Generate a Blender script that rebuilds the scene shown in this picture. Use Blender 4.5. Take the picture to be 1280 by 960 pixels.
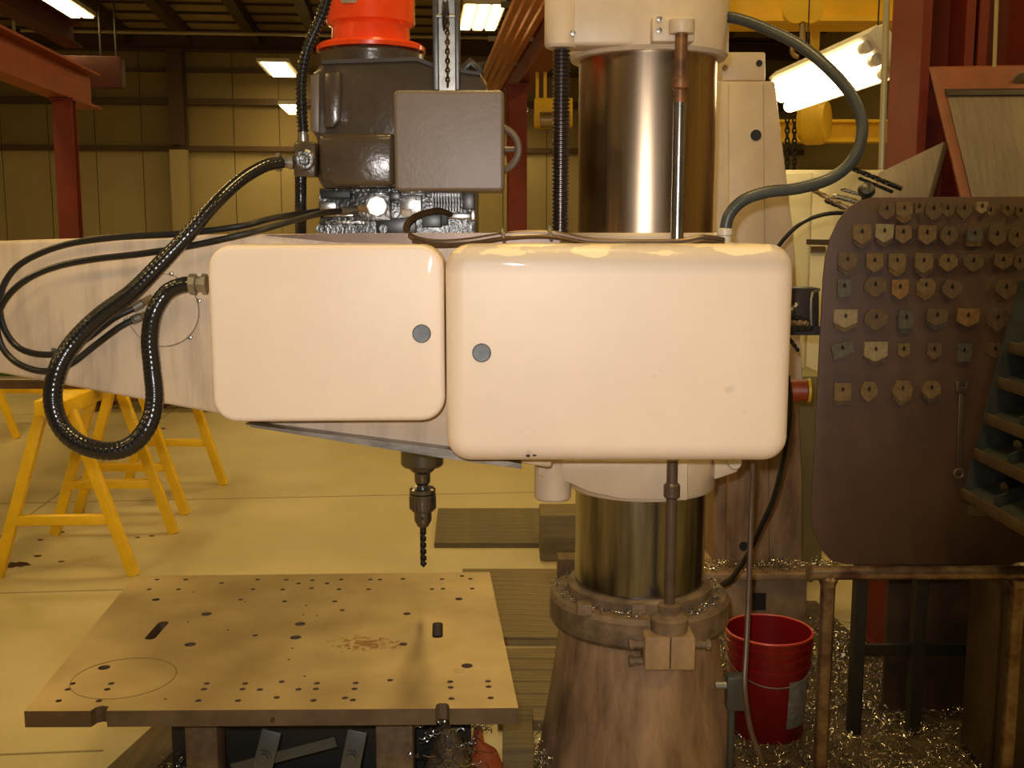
import bpy, bmesh, math, random
from mathutils import Vector, Matrix
random.seed(7)
for o in list(bpy.data.objects): bpy.data.objects.remove(o)
scene = bpy.context.scene
COL = scene.collection
PI = math.pi

# ------------------------------------------------------------ camera, world, flash, exposure
F = 1350.0; PITCH = math.atan(190 / F); CAMZ = 1.77
cam_d = bpy.data.cameras.new('camera'); cam = bpy.data.objects.new('camera', cam_d); COL.objects.link(cam)
cam_d.sensor_width = 36.0; cam_d.lens = 36.0 * F / 1280.0; cam_d.clip_start = 0.05; cam_d.clip_end = 200
cam.location = (0, 0, CAMZ); cam.rotation_euler = (PI / 2 - PITCH, 0, 0)
scene.camera = cam
w = bpy.data.worlds.new('hall_air'); scene.world = w; w.use_nodes = True
w.node_tree.nodes['Background'].inputs[0].default_value = (1.0, 0.74, 0.36, 1)
w.node_tree.nodes['Background'].inputs[1].default_value = 0.03
vs = scene.view_settings
vs.view_transform = 'Standard'; vs.look = 'None'; vs.gamma = 1.0; vs.use_curve_mapping = False; vs.exposure = 0.0
# the camera's own flash: a small lamp just above the lens
fl = bpy.data.lights.new('camera_flash', 'SPOT'); fl.energy = 192; fl.color = (1.0, 0.95, 0.91)
fl.spot_size = math.radians(64); fl.spot_blend = 0.8; fl.shadow_soft_size = 0.02
flo = bpy.data.objects.new('camera_flash', fl); COL.objects.link(flo)
flo.location = (-0.04, 0.0, CAMZ + 0.07); flo.rotation_euler = (PI / 2 - PITCH + 0.02, 0, math.radians(3))
HALL_COLOR = (1.0, 0.70, 0.25); HALL_W = 11.0; NEAR_W = 62.0

# ------------------------------------------------------------ pixel / hall frames
FWD = Vector((0, math.cos(PITCH), -math.sin(PITCH))); UP = Vector((0, math.sin(PITCH), math.cos(PITCH)))
CAM = Vector((0, 0, CAMZ))
def ray(px, py): return FWD + Vector((1, 0, 0)) * ((px - 640) / F) + UP * ((480 - py) / F)
def P(px, py, Y):
    d = ray(px, py); return CAM + d * (Y / d.y)
def PZ(px, py, z):
    d = ray(px, py); return CAM + d * ((z - CAMZ) / d.z)
HA = math.radians(-5.04)                      # the hall's long axis is turned a little from the machine's
def H(u, v, z):
    return Vector((u * math.cos(HA) + v * math.sin(HA), -u * math.sin(HA) + v * math.cos(HA), z))

# ------------------------------------------------------------ materials
MATS = {}
def mat(name, col, rough=0.5, metal=0.0, var=0.0, vscale=6.0, col2=None, bump=0.0, bscale=60.0, coat=0.0,
        stretch=(1, 1, 1), detail=5.0, emit=None, estr=0.0, spec=0.5, lo=0.35, hi=0.65):
    if name in MATS: return MATS[name]
    m = bpy.data.materials.new(name); m.use_nodes = True; nt = m.node_tree; b = nt.nodes['Principled BSDF']
    b.inputs['Roughness'].default_value = rough; b.inputs['Metallic'].default_value = metal
    b.inputs['Base Color'].default_value = (*col, 1); b.inputs['Coat Weight'].default_value = coat
    b.inputs['Specular IOR Level'].default_value = spec
    if emit:
        b.inputs['Emission Color'].default_value = (*emit, 1); b.inputs['Emission Strength'].default_value = estr
    if var > 0 or col2 or bump > 0:
        tc = nt.nodes.new('ShaderNodeTexCoord'); mp = nt.nodes.new('ShaderNodeMapping')
        nt.links.new(tc.outputs['Object'], mp.inputs['Vector']); mp.inputs['Scale'].default_value = stretch
    if var > 0 or col2:
        n = nt.nodes.new('ShaderNodeTexNoise'); n.inputs['Scale'].default_value = vscale; n.inputs['Detail'].default_value = detail
        n.inputs['Roughness'].default_value = 0.6
        nt.links.new(mp.outputs['Vector'], n.inputs['Vector'])
        r = nt.nodes.new('ShaderNodeValToRGB'); c2 = col2 or tuple(max(0, c * (1 - var)) for c in col)
        r.color_ramp.elements[0].position = lo; r.color_ramp.elements[0].color = (*c2, 1)
        r.color_ramp.elements[1].position = hi; r.color_ramp.elements[1].color = (*col, 1)
        nt.links.new(n.outputs['Fac'], r.inputs['Fac']); nt.links.new(r.outputs['Color'], b.inputs['Base Color'])
    if bump > 0:
        n2 = nt.nodes.new('ShaderNodeTexNoise'); n2.inputs['Scale'].default_value = bscale; n2.inputs['Detail'].default_value = 3
        nt.links.new(mp.outputs['Vector'], n2.inputs['Vector'])
        bp = nt.nodes.new('ShaderNodeBump'); bp.inputs['Strength'].default_value = bump; bp.inputs['Distance'].default_value = 0.01
        nt.links.new(n2.outputs['Fac'], bp.inputs['Height']); nt.links.new(bp.outputs['Normal'], b.inputs['Normal'])
    MATS[name] = m; return m

M = {}
M['cover'] = mat('cream_cover_paint', (0.79, 0.64, 0.51), 0.45, 0, 0.06, 3.0, bump=0.03, bscale=90, coat=0.05)
M['cream'] = mat('cream_machine_paint', (0.66, 0.53, 0.39), 0.42, 0, 0.18, 4.0, bump=0.12, bscale=30)
M['arm'] = mat('grimy_cream_paint', (0.64, 0.50, 0.36), 0.42, 0, 0.0, 5.0, col2=(0.40, 0.31, 0.22), bump=0.08, bscale=25, stretch=(3, 3, 0.5), lo=0.28, hi=0.55)
M['stained'] = mat('oil_stained_cream_paint', (0.40, 0.26, 0.135), 0.55, 0, 0, 9.0, col2=(0.17, 0.10, 0.05), bump=0.2, bscale=60, stretch=(1, 1, 0.7), lo=0.30, hi=0.7)
M['stained2'] = mat('oil_stained_tan_casting', (0.40, 0.255, 0.145), 0.5, 0, 0, 5.0, col2=(0.09, 0.045, 0.022), bump=0.2, bscale=60, stretch=(2.2, 2.2, 0.5), lo=0.28, hi=0.72, detail=9)
M['flange'] = mat('grimy_flange_paint', (0.22, 0.145, 0.08), 0.6, 0, 0, 9.0, col2=(0.06, 0.035, 0.018), bump=0.25, bscale=70, lo=0.32, hi=0.66)
M['brown'] = mat('brown_machine_enamel', (0.078, 0.054, 0.034), 0.24, 0, 0.25, 8.0, bump=0.16, bscale=35, coat=0.3)
M['brownflat'] = mat('grey_brown_cover_enamel', (0.155, 0.112, 0.082), 0.42, 0, 0.10, 10, bump=0.06, bscale=90)
M['orange'] = mat('orange_motor_enamel', (0.85, 0.065, 0.008), 0.25, 0, 0.2, 6, bump=0.05, bscale=30, coat=0.3)
M['column'] = mat('ground_steel_column', (0.50, 0.385, 0.275), 0.29, 1.0, 0.0, 3.0, col2=(0.34, 0.23, 0.14), stretch=(6, 6, 0.25), bump=0.012, bscale=160)
M['column2'] = mat('ground_steel_lower_column', (0.36, 0.345, 0.32), 0.26, 1.0, 0.0, 4.0, col2=(0.15, 0.135, 0.12), stretch=(5, 5, 0.4), bump=0.02, bscale=160)
M['steel'] = mat('bright_steel', (0.62, 0.60, 0.56), 0.28, 1.0, 0.2, 12)
M['disc'] = mat('brushed_steel_disc', (0.13, 0.135, 0.14), 0.5, 0.7, 0.25, 60)
M['whitesteel'] = mat('polished_white_metal', (0.85, 0.86, 0.86), 0.35, 0.4)
M['castmetal'] = mat('oily_cast_metal', (0.27, 0.27, 0.26), 0.32, 0.85, 0, 25, col2=(0.10, 0.10, 0.10), bump=0.4, bscale=80)
M['darksteel'] = mat('dark_oiled_steel', (0.10, 0.095, 0.09), 0.38, 0.7, 0.4, 18)
M['screw'] = mat('dark_screw_steel', (0.13, 0.10, 0.09), 0.30, 0.85, 0.3, 18)
M['rust'] = mat('rusty_steel_rod', (0.30, 0.135, 0.05), 0.45, 0.55, 0.0, 14, col2=(0.10, 0.055, 0.035))
M['rodsteel'] = mat('oily_rod_steel', (0.42, 0.40, 0.38), 0.25, 0.95, 0.35, 9)
M['brownrod'] = mat('brown_oiled_rod', (0.15, 0.10, 0.075), 0.4, 0.5, 0.3, 12)
M['rubber'] = mat('black_rubber_hose', (0.016, 0.015, 0.015), 0.30, 0, 0.3, 30)
M['conduit'] = mat('black_ribbed_conduit', (0.014, 0.013, 0.014), 0.22, 0, 0.2, 30, coat=0.3)
M['greyhose'] = mat('grey_black_hose', (0.05, 0.055, 0.055), 0.38, 0, 0.2, 30)
M['brass'] = mat('dull_brass_fitting', (0.42, 0.31, 0.18), 0.38, 0.8, 0.3, 40)
M['fitting'] = mat('zinc_fitting', (0.42, 0.40, 0.36), 0.35, 0.85, 0.3, 40)
M['pipebrown'] = mat('brown_copper_pipe', (0.10, 0.060, 0.035), 0.3, 0.5, 0.3, 20)
M['way'] = mat('machined_way_steel', (0.36, 0.33, 0.30), 0.4, 0.8, 0.5, 40, stretch=(0.3, 1, 1))
M['chuck'] = mat('chuck_steel', (0.20, 0.19, 0.18), 0.27, 0.9, 0.25, 20)
M['bit'] = mat('black_oxide_drill', (0.045, 0.043, 0.04), 0.25, 0.7)
M['floor'] = None
M['mat'] = mat('olive_rubber_mat', (0.125, 0.095, 0.042), 0.7, 0, 0.3, 12, bump=0.2)
M['wood'] = mat('oil_soaked_board', (0.20, 0.145, 0.06), 0.65, 0, 0.5, 7, stretch=(0.4, 6, 3), bump=0.2)
M['timber'] = mat('dirty_timber', (0.13, 0.08, 0.036), 0.7, 0, 0.5, 5, stretch=(5, 0.5, 5))
M['yellow'] = mat('yellow_steel_paint', (0.84, 0.52, 0.012), 0.42, 0, 0.18, 9, bump=0.05)
M['craneyellow'] = mat('crane_yellow_paint', (0.80, 0.50, 0.02), 0.45, 0, 0.15, 4)
M['red'] = mat('red_oxide_primer', (0.19, 0.020, 0.008), 0.5, 0, 0.25, 4)
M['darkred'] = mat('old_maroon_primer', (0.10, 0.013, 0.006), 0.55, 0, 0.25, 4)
M['redorange'] = mat('orange_red_primer', (0.30, 0.060, 0.016), 0.5, 0, 0.2, 3)
M['copper'] = mat('orange_bus_bar', (0.55, 0.22, 0.09), 0.4, 0.2, 0.3, 6)
M['wallup'] = mat('brown_upper_wall_panel', (0.27, 0.195, 0.075), 0.65, 0, 0.1, 1.5)  # darker brown for the panels above the lowest girt
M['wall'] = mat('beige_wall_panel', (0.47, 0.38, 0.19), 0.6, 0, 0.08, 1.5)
M['girt'] = mat('dark_girt_steel', (0.085, 0.045, 0.022), 0.6)
M['roof'] = mat('roof_insulation_facing', (0.36, 0.27, 0.13), 0.7, 0, 0.15, 2)
M['purlin'] = mat('dark_purlin_steel', (0.07, 0.042, 0.018), 0.6, 0, 0.2, 3)
M['pipe'] = mat('galvanised_conduit', (0.42, 0.37, 0.24), 0.5, 0.4)
M['lamp'] = mat('fluorescent_tube', (1, 1, 1), 0.4, emit=(1.0, 0.74, 0.30), estr=9.0)
M['lamp2'] = mat('fluorescent_tube_near', (1, 1, 1), 0.4, emit=(1.0, 0.80, 0.42), estr=7.0)
M['housing'] = mat('white_lamp_housing', (0.62, 0.58, 0.48), 0.5)
M['board'] = mat('brown_steel_board', (0.092, 0.046, 0.026), 0.55, 0, 0.25, 5, bump=0.05)
M['dark'] = mat('dark_brown_steel', (0.035, 0.022, 0.014), 0.55, 0, 0.3, 8)
M['black'] = mat('black_steel', (0.012, 0.011, 0.010), 0.5)
M['bucket'] = mat('red_plastic', (0.20, 0.005, 0.006), 0.33, 0, 0.2, 9)
M['label'] = mat('grey_paper_label', (0.26, 0.25, 0.22), 0.6, 0, 0.5, 40)
M['rail'] = mat('worn_pipe_steel', (0.30, 0.22, 0.15), 0.30, 0.75, 0, 14, col2=(0.10, 0.05, 0.045))
M['swarf'] = mat('steel_swarf', (0.58, 0.53, 0.44), 0.25, 0.95, 0.4, 60)
M['swarfdark'] = mat('grey_steel_swarf', (0.42, 0.42, 0.42), 0.25, 0.95, 0.4, 60)
M['bed'] = mat('chip_littered_ground', (0.11, 0.068, 0.028), 0.7, 0, 0, 35, col2=(0.035, 0.022, 0.012), bump=0.6, bscale=90)
M['olive'] = mat('olive_cabinet_paint', (0.16, 0.135, 0.055), 0.5, 0, 0.2, 5)
M['pale'] = mat('pale_cream_panel', (0.56, 0.50, 0.33), 0.5, 0, 0.1, 4)
M['redtube'] = mat('red_painted_tube', (0.36, 0.055, 0.012), 0.45, 0, 0.3, 10)
M['frame'] = mat('dull_red_frame', (0.24, 0.065, 0.028), 0.5, 0, 0.3, 8)
M['greyplate'] = mat('grey_steel_plate', (0.19, 0.145, 0.115), 0.5, 0.2, 0.25, 9, stretch=(8, 1, 0.6))
M['tray'] = mat('blue_grey_tray', (0.045, 0.052, 0.050), 0.5, 0, 0.5, 12)
M['lip'] = mat('tan_tray_lip', (0.10, 0.068, 0.035), 0.5, 0, 0.4, 12)
M['cabbrown'] = mat('dark_brown_cabinet', (0.075, 0.045, 0.025), 0.5, 0, 0.3, 5)
M['greenbin'] = mat('green_crate', (0.02, 0.08, 0.025), 0.5)
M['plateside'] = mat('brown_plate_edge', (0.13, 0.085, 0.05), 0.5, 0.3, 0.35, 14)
M['strap'] = mat('grey_strap_steel', (0.10, 0.105, 0.105), 0.4, 0.5, 0.2, 14)
M['white'] = mat('off_white_plastic', (0.60, 0.53, 0.42), 0.4)

def node_mat_floor():
    m = bpy.data.materials.new('concrete_floor'); m.use_nodes = True; nt = m.node_tree; b = nt.nodes['Principled BSDF']
    tc = nt.nodes.new('ShaderNodeTexCoord')
    n = nt.nodes.new('ShaderNodeTexNoise'); n.inputs['Scale'].default_value = 0.9; n.inputs['Detail'].default_value = 8; n.inputs['Roughness'].default_value = 0.65
    nt.links.new(tc.outputs['Object'], n.inputs['Vector'])
    r = nt.nodes.new('ShaderNodeValToRGB'); r.color_ramp.elements[0].position = 0.3; r.color_ramp.elements[0].color = (0.38, 0.31, 0.16, 1)
    r.color_ramp.elements[1].position = 0.7; r.color_ramp.elements[1].color = (0.50, 0.42, 0.235, 1)
    nt.links.new(n.outputs['Fac'], r.inputs['Fac'])
    n2 = nt.nodes.new('ShaderNodeTexNoise'); n2.inputs['Scale'].default_value = 2.3; n2.inputs['Detail'].default_value = 6
    nt.links.new(tc.outputs['Object'], n2.inputs['Vector'])
    r2 = nt.nodes.new('ShaderNodeValToRGB'); r2.color_ramp.elements[0].position = 0.725; r2.color_ramp.elements[0].color = (1, 1, 1, 1)
    r2.color_ramp.elements[1].position = 0.75; r2.color_ramp.elements[1].color = (0.16, 0.09, 0.05, 1)
    nt.links.new(n2.outputs['Fac'], r2.inputs['Fac'])
    mx = nt.nodes.new('ShaderNodeMix'); mx.data_type = 'RGBA'; mx.blend_type = 'MULTIPLY'; mx.inputs[0].default_value = 1.0
    nt.links.new(r.outputs['Color'], mx.inputs[6]); nt.links.new(r2.outputs['Color'], mx.inputs[7])
    nt.links.new(mx.outputs[2], b.inputs['Base Color']); b.inputs['Roughness'].default_value = 0.42
    return m
M['floor'] = node_mat_floor()

def node_mat_plate():
    m = bpy.data.materials.new('oily_machined_plate'); m.use_nodes = True; nt = m.node_tree; b = nt.nodes['Principled BSDF']
    tc = nt.nodes.new('ShaderNodeTexCoord')
    n = nt.nodes.new('ShaderNodeTexNoise'); n.inputs['Scale'].default_value = 4; n.inputs['Detail'].default_value = 8
    nt.links.new(tc.outputs['Object'], n.inputs['Vector'])
    r = nt.nodes.new('ShaderNodeValToRGB'); r.color_ramp.elements[0].position = 0.3; r.color_ramp.elements[0].color = (0.33, 0.235, 0.105, 1)
    r.color_ramp.elements[1].position = 0.7; r.color_ramp.elements[1].color = (0.50, 0.37, 0.175, 1)
    nt.links.new(n.outputs['Fac'], r.inputs['Fac'])
    # a rust patch with its own ragged outline
    mp = nt.nodes.new('ShaderNodeMapping'); c = PATCH
    mp.inputs['Location'].default_value = (-c[0] * 5.2, -c[1] * 8.5, 0); mp.inputs['Scale'].default_value = (5.2, 8.5, 0)
    nt.links.new(tc.outputs['Object'], mp.inputs['Vector'])
    ln = nt.nodes.new('ShaderNodeVectorMath'); ln.operation = 'LENGTH'; nt.links.new(mp.outputs['Vector'], ln.inputs[0])
    n3 = nt.nodes.new('ShaderNodeTexNoise'); n3.inputs['Scale'].default_value = 55; n3.inputs['Detail'].default_value = 6
    nt.links.new(tc.outputs['Object'], n3.inputs['Vector'])
    ad = nt.nodes.new('ShaderNodeMath'); ad.operation = 'MULTIPLY_ADD'; ad.inputs[1].default_value = 0.45
    nt.links.new(ln.outputs['Value'], ad.inputs[0]); nt.links.new(n3.outputs['Fac'], ad.inputs[2])
    r3 = nt.nodes.new('ShaderNodeValToRGB'); r3.color_ramp.elements[0].position = 0.55; r3.color_ramp.elements[0].color = (0.55, 0.38, 0.22, 1)
    r3.color_ramp.elements[1].position = 0.68; r3.color_ramp.elements[1].color = (1, 1, 1, 1)
    nt.links.new(ad.outputs[0], r3.inputs['Fac'])
    mx = nt.nodes.new('ShaderNodeMix'); mx.data_type = 'RGBA'; mx.blend_type = 'MULTIPLY'; mx.inputs[0].default_value = 1.0
    nt.links.new(r.outputs['Color'], mx.inputs[6]); nt.links.new(r3.outputs['Color'], mx.inputs[7])
    nt.links.new(mx.outputs[2], b.inputs['Base Color'])
    b.inputs['Metallic'].default_value = 0.5
    n4 = nt.nodes.new('ShaderNodeTexNoise'); n4.inputs['Scale'].default_value = 7; n4.inputs['Detail'].default_value = 6
    nt.links.new(tc.outputs['Object'], n4.inputs['Vector'])
    mr = nt.nodes.new('ShaderNodeMapRange'); mr.inputs['To Min'].default_value = 0.30; mr.inputs['To Max'].default_value = 0.52
    nt.links.new(n4.outputs['Fac'], mr.inputs['Value']); nt.links.new(mr.outputs['Result'], b.inputs['Roughness'])
    return m

# ------------------------------------------------------------ mesh building
def basis(d):
    d = Vector(d).normalized(); a = Vector((0, 0, 1)) if abs(d.z) < 0.95 else Vector((1, 0, 0))
    s = d.cross(a).normalized(); return s, s.cross(d).normalized(), d
def smooth_path(pts, step):
    pts = [Vector(p) for p in pts]; out = []
    ext = [pts[0] * 2 - pts[1]] + pts + [pts[-1] * 2 - pts[-2]]
    for i in range(1, len(ext) - 2):
        a, b, c, d = ext[i - 1:i + 3]; n = max(1, int((c - b).length / step))
        for k in range(n):
            t = k / n; out.append(0.5 * ((2 * b) + (c - a) * t + (2 * a - 5 * b + 4 * c - d) * t * t + (3 * b - a - 3 * c + d) * t ** 3))
    out.append(pts[-1]); return out
def rrect(x0, x1, z0, z1, r, n=8):
    pts = []
    for cx, cz, a0 in ((x1 - r, z1 - r, 0), (x0 + r, z1 - r, 90), (x0 + r, z0 + r, 180), (x1 - r, z0 + r, 270)):
        for k in range(n + 1):
            a = math.radians(a0 + 90 * k / n); pts.append((cx + r * math.cos(a), cz + r * math.sin(a)))
    return pts

class MB:
    def __init__(s): s.v = []; s.f = []
    def add(s, vs, fs):
        o = len(s.v); s.v += [tuple(x) for x in vs]; s.f += [tuple(i + o for i in f) for f in fs]; return s
    def box(s, x0, x1, y0, y1, z0, z1):
        v = [(x, y, z) for z in (z0, z1) for y in (y0, y1) for x in (x0, x1)]
        return s.add(v, [(0, 2, 3, 1), (4, 5, 7, 6), (0, 1, 5, 4), (2, 6, 7, 3), (0, 4, 6, 2), (1, 3, 7, 5)])
    def obox(s, c, ax, ay, az):          # centre and three half-extent vectors
        c, ax, ay, az = map(Vector, (c, ax, ay, az))
        v = [c + ax * i + ay * j + az * k for k in (-1, 1) for j in (-1, 1) for i in (-1, 1)]
        return s.add(v, [(0, 2, 3, 1), (4, 5, 7, 6), (0, 1, 5, 4), (2, 6, 7, 3), (0, 4, 6, 2), (1, 3, 7, 5)])
    def bar(s, p0, p1, wid, hgt, up=(0, 0, 1)):
        p0, p1 = Vector(p0), Vector(p1); d = (p1 - p0); L = d.length; d.normalize()
        sd = d.cross(Vector(up)).normalized(); u = sd.cross(d)
        return s.obox((p0 + p1) / 2, d * L / 2, sd * wid / 2, u * hgt / 2)
    def hbox(s, u0, u1, v0, v1, z0, z1):
        v = [H(u, vv, z) for z in (z0, z1) for vv in (v0, v1) for u in (u0, u1)]
        return s.add(v, [(0, 2, 3, 1), (4, 5, 7, 6), (0, 1, 5, 4), (2, 6, 7, 3), (0, 4, 6, 2), (1, 3, 7, 5)])
    def cyl(s, p0, p1, r0, r1=None, n=20):
        p0, p1 = Vector(p0), Vector(p1); r1 = r0 if r1 is None else r1
        a, b, d = basis(p1 - p0); v = []
        for p, r in ((p0, r0), (p1, r1)):
            for k in range(n):
                t = 2 * PI * k / n; v.append(p + (a * math.cos(t) + b * math.sin(t)) * r)
        f = [(k, (k + 1) % n, n + (k + 1) % n, n + k) for k in range(n)] + [tuple(range(n - 1, -1, -1)), tuple(range(n, 2 * n))]
        return s.add(v, f)
    def lathe(s, c, prof, axis=(0, 0, 1), n=40, cap=True):
        c = Vector(c); a, b, d = basis(axis); v = []; f = []; m = len(prof)
        for r, h in prof:
            for k in range(n):
                t = 2 * PI * k / n; v.append(c + d * h + (a * math.cos(t) + b * math.sin(t)) * r)
        for i in range(m - 1):
            for k in range(n): f.append((i * n + k, i * n + (k + 1) % n, (i + 1) * n + (k + 1) % n, (i + 1) * n + k))
        if cap: f += [tuple(range(n - 1, -1, -1)), tuple(range((m - 1) * n, m * n))]
        return s.add(v, f)
    def prism(s, pts, vec):
        pts = [Vector(p) for p in pts]; vec = Vector(vec); n = len(pts)
        return s.add(pts + [p + vec for p in pts], [tuple(range(n)), tuple(range(2 * n - 1, n - 1, -1))] + [(k, n + k, n + (k + 1) % n, (k + 1) % n) for k in range(n)])
    def pprism(s, px, Y0, Y1):           # outline taken on the plane Y0, then extruded back to Y1
        return s.prism([P(a, b, Y0) for a, b in px], (0, Y1 - Y0, 0))
    def holed(s, outer, holes, vec):     # planar outline with holes, extruded by vec
        bm = bmesh.new(); vec = Vector(vec); E = []
        for loop in [outer] + holes:
            vv = [bm.verts.new(p) for p in loop]
            for i in range(len(vv)): E.append(bm.edges.new((vv[i], vv[(i + 1) % len(vv)])))
        bmesh.ops.triangle_fill(bm, use_beauty=True, use_dissolve=False, edges=E)
        bm.verts.index_update(); base = [v.co.copy() for v in bm.verts]; n = len(base)
        tri = [tuple(v.index for v in f.verts) for f in bm.faces]; bm.free()
        s.add(base + [p + vec for p in base], tri + [tuple(i + n for i in reversed(t)) for t in tri])
        o = len(s.v) - 2 * n; k0 = 0
        for loop in [outer] + holes:
            L = len(loop)
            for i in range(L):
                a, b = o + k0 + i, o + k0 + (i + 1) % L; s.f.append((a, b, b + n, a + n))
            k0 += L
        return s
    def tube(s, pts, r, n=10, step=0.02, rib=None, smooth=True, closed=False):
        path = smooth_path(pts, step) if smooth else [Vector(p) for p in pts]
        m = len(path); v = []; f = []; prev = None; L = 0
        for i, p in enumerate(path):
            d = (path[min(i + 1, m - 1)] - path[max(i - 1, 0)]).normalized()
            if prev is None: a, b, _ = basis(d)
            else:
                a = (prev - d * prev.dot(d)).normalized(); b = a.cross(d)
            prev = a
            if i: L += (p - path[i - 1]).length
            rr = r if not callable(r) else r(i / (m - 1))
            if rib: rr *= 1 + rib[1] * (1 if (L / rib[0]) % 1 < 0.55 else -1)
            for k in range(n):
                t = 2 * PI * k / n; v.append(p + (a * math.cos(t) + b * math.sin(t)) * rr)
        for i in range(m - 1):
            for k in range(n): f.append((i * n + k, i * n + (k + 1) % n, (i + 1) * n + (k + 1) % n, (i + 1) * n + k))
        f += [tuple(range(n - 1, -1, -1)), tuple(range((m - 1) * n, m * n))]
        return s.add(v, f)
    def torus(s, c, axis, R, r, n=24, m=8, a0=0, a1=2 * PI):
        a, b, d = basis(axis); c = Vector(c); full = abs(a1 - a0 - 2 * PI) < 1e-6; cnt = n if full else n + 1; v = []; f = []
        for i in range(cnt):
            t = a0 + (a1 - a0) * i / n; e = a * math.cos(t) + b * math.sin(t)
            for k in range(m):
                q = 2 * PI * k / m; v.append(c + e * (R + r * math.cos(q)) + d * r * math.sin(q))
        for i in range(n if full else n):
            j = (i + 1) % cnt
            if not full and i == n: break
            for k in range(m): f.append((i * m + k, j * m + k, j * m + (k + 1) % m, i * m + (k + 1) % m))
        return s.add(v, f)
    def ibeam(s, p0, p1, h, wd, tf, tw, up):
        p0, p1 = Vector(p0), Vector(p1); d = (p1 - p0).normalized(); sd = d.cross(Vector(up)).normalized(); u = sd.cross(d)
        a, b, c = wd / 2, h / 2, tw / 2
        poly = [(-a, -b), (a, -b), (a, -b + tf), (c, -b + tf), (c, b - tf), (a, b - tf), (a, b), (-a, b), (-a, b - tf), (-c, b - tf), (-c, -b + tf), (-a, -b + tf)]
        return s.prism([p0 + sd * x + u * y for x, y in poly], p1 - p0)
    def pillow(s, x0, x1, z0, z1, Y0, Y1, rc, re, n=7, rot=0.0):
        loops = []
        for k in range(n + 1):
            a = PI / 2 * k / n; ins = re * (1 - math.sin(a)); y = Y0 + re * (1 - math.cos(a))
            loops.append([(x, y, z) for x, z in rrect(x0 + ins, x1 - ins, z0 + ins, z1 - ins, max(0.006, rc - ins))])
        loops.append([(x, Y1, z) for x, z in rrect(x0, x1, z0, z1, rc)])
        L = len(loops[0]); v = [p for l in loops for p in l]
        if rot:
            cx, cy = (x0 + x1) / 2, (Y0 + Y1) / 2; c, sn = math.cos(rot), math.sin(rot)
            v = [(cx + (x - cx) * c - (y - cy) * sn, cy + (x - cx) * sn + (y - cy) * c, z) for x, y, z in v]
        f = [tuple(range(L - 1, -1, -1)), tuple(range((len(loops) - 1) * L, len(loops) * L))]
        for i in range(len(loops) - 1):
            for k in range(L): f.append((i * L + k, i * L + (k + 1) % L, (i + 1) * L + (k + 1) % L, (i + 1) * L + k))
        return s.add(v, f)
    def mesh(s, name, bevel=0.0, seg=2, ang=32, off=None):
        me = bpy.data.meshes.new(name); me.from_pydata(s.v, [], s.f)
        bm = bmesh.new(); bm.from_mesh(me)
        bmesh.ops.recalc_face_normals(bm, faces=bm.faces)
        if bevel:
            ed = [e for e in bm.edges if len(e.link_faces) == 2 and e.calc_face_angle(0) > 0.5]
            bmesh.ops.bevel(bm, geom=ed, offset=bevel, segments=seg, affect='EDGES', clamp_overlap=True, profile=0.5)
        if off is not None:
            bmesh.ops.translate(bm, verts=bm.verts, vec=-Vector(off))
        bm.to_mesh(me); bm.free()
        for p in me.polygons: p.use_smooth = True
        me.set_sharp_from_angle(angle=math.radians(ang)); me.update()
        return me
    def base(s):
        xs, ys, zs = zip(*s.v)
        return Vector(((min(xs) + max(xs)) / 2, (min(ys) + max(ys)) / 2, min(zs)))

def part(name, mb, m, parent, bevel=0.0, seg=2, ang=32, label=None, kind=None):
    """a mesh under its thing (or under one of its parts); origin at the piece's own base"""
    b = mb.base(); o = bpy.data.objects.new(name, mb.mesh(name, bevel, seg, ang, off=b)); COL.objects.link(o)
    o.data.materials.append(m if not isinstance(m, str) else M[m])
    o.parent = parent
    o.location = b - wloc(parent)
    if label: o['label'] = label
    if kind: o['kind'] = kind
    return o
def wloc(o):
    p = Vector((0, 0, 0))
    while o is not None: p += o.location; o = o.parent
    return p
def tag(o, label=None, cat=None, group=None, kind=None):
    if label: o['label'] = label
    if cat: o['category'] = cat
    if group: o['group'] = group
    if kind: o['kind'] = kind
    return o
def solo(name, mb, m, label, cat, group=None, bevel=0.0, seg=2, ang=32, kind=None):
    b = mb.base(); o = bpy.data.objects.new(name, mb.mesh(name, bevel, seg, ang, off=b)); COL.objects.link(o)
    o.location = b; o.data.materials.append(M[m] if isinstance(m, str) else m)
    return tag(o, label, cat, group, kind)
def struct(name, mb, m, parent=None, bevel=0.0, label=None, cat=None):
    b = mb.base(); o = bpy.data.objects.new(name, mb.mesh(name, bevel, off=b)); COL.objects.link(o)
    o.location = b; o.data.materials.append(M[m]); o['kind'] = 'structure'
    if label: o['label'] = label
    if cat: o['category'] = cat
    return o
def thing(name, loc, label, cat, group=None):
    o = bpy.data.objects.new(name, None); COL.objects.link(o); o.location = Vector(loc); o.empty_display_size = 0.1
    return tag(o, label, cat, group)
ORD = ['first', 'second', 'third', 'fourth', 'fifth', 'sixth', 'seventh', 'eighth', 'ninth', 'tenth']
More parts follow.
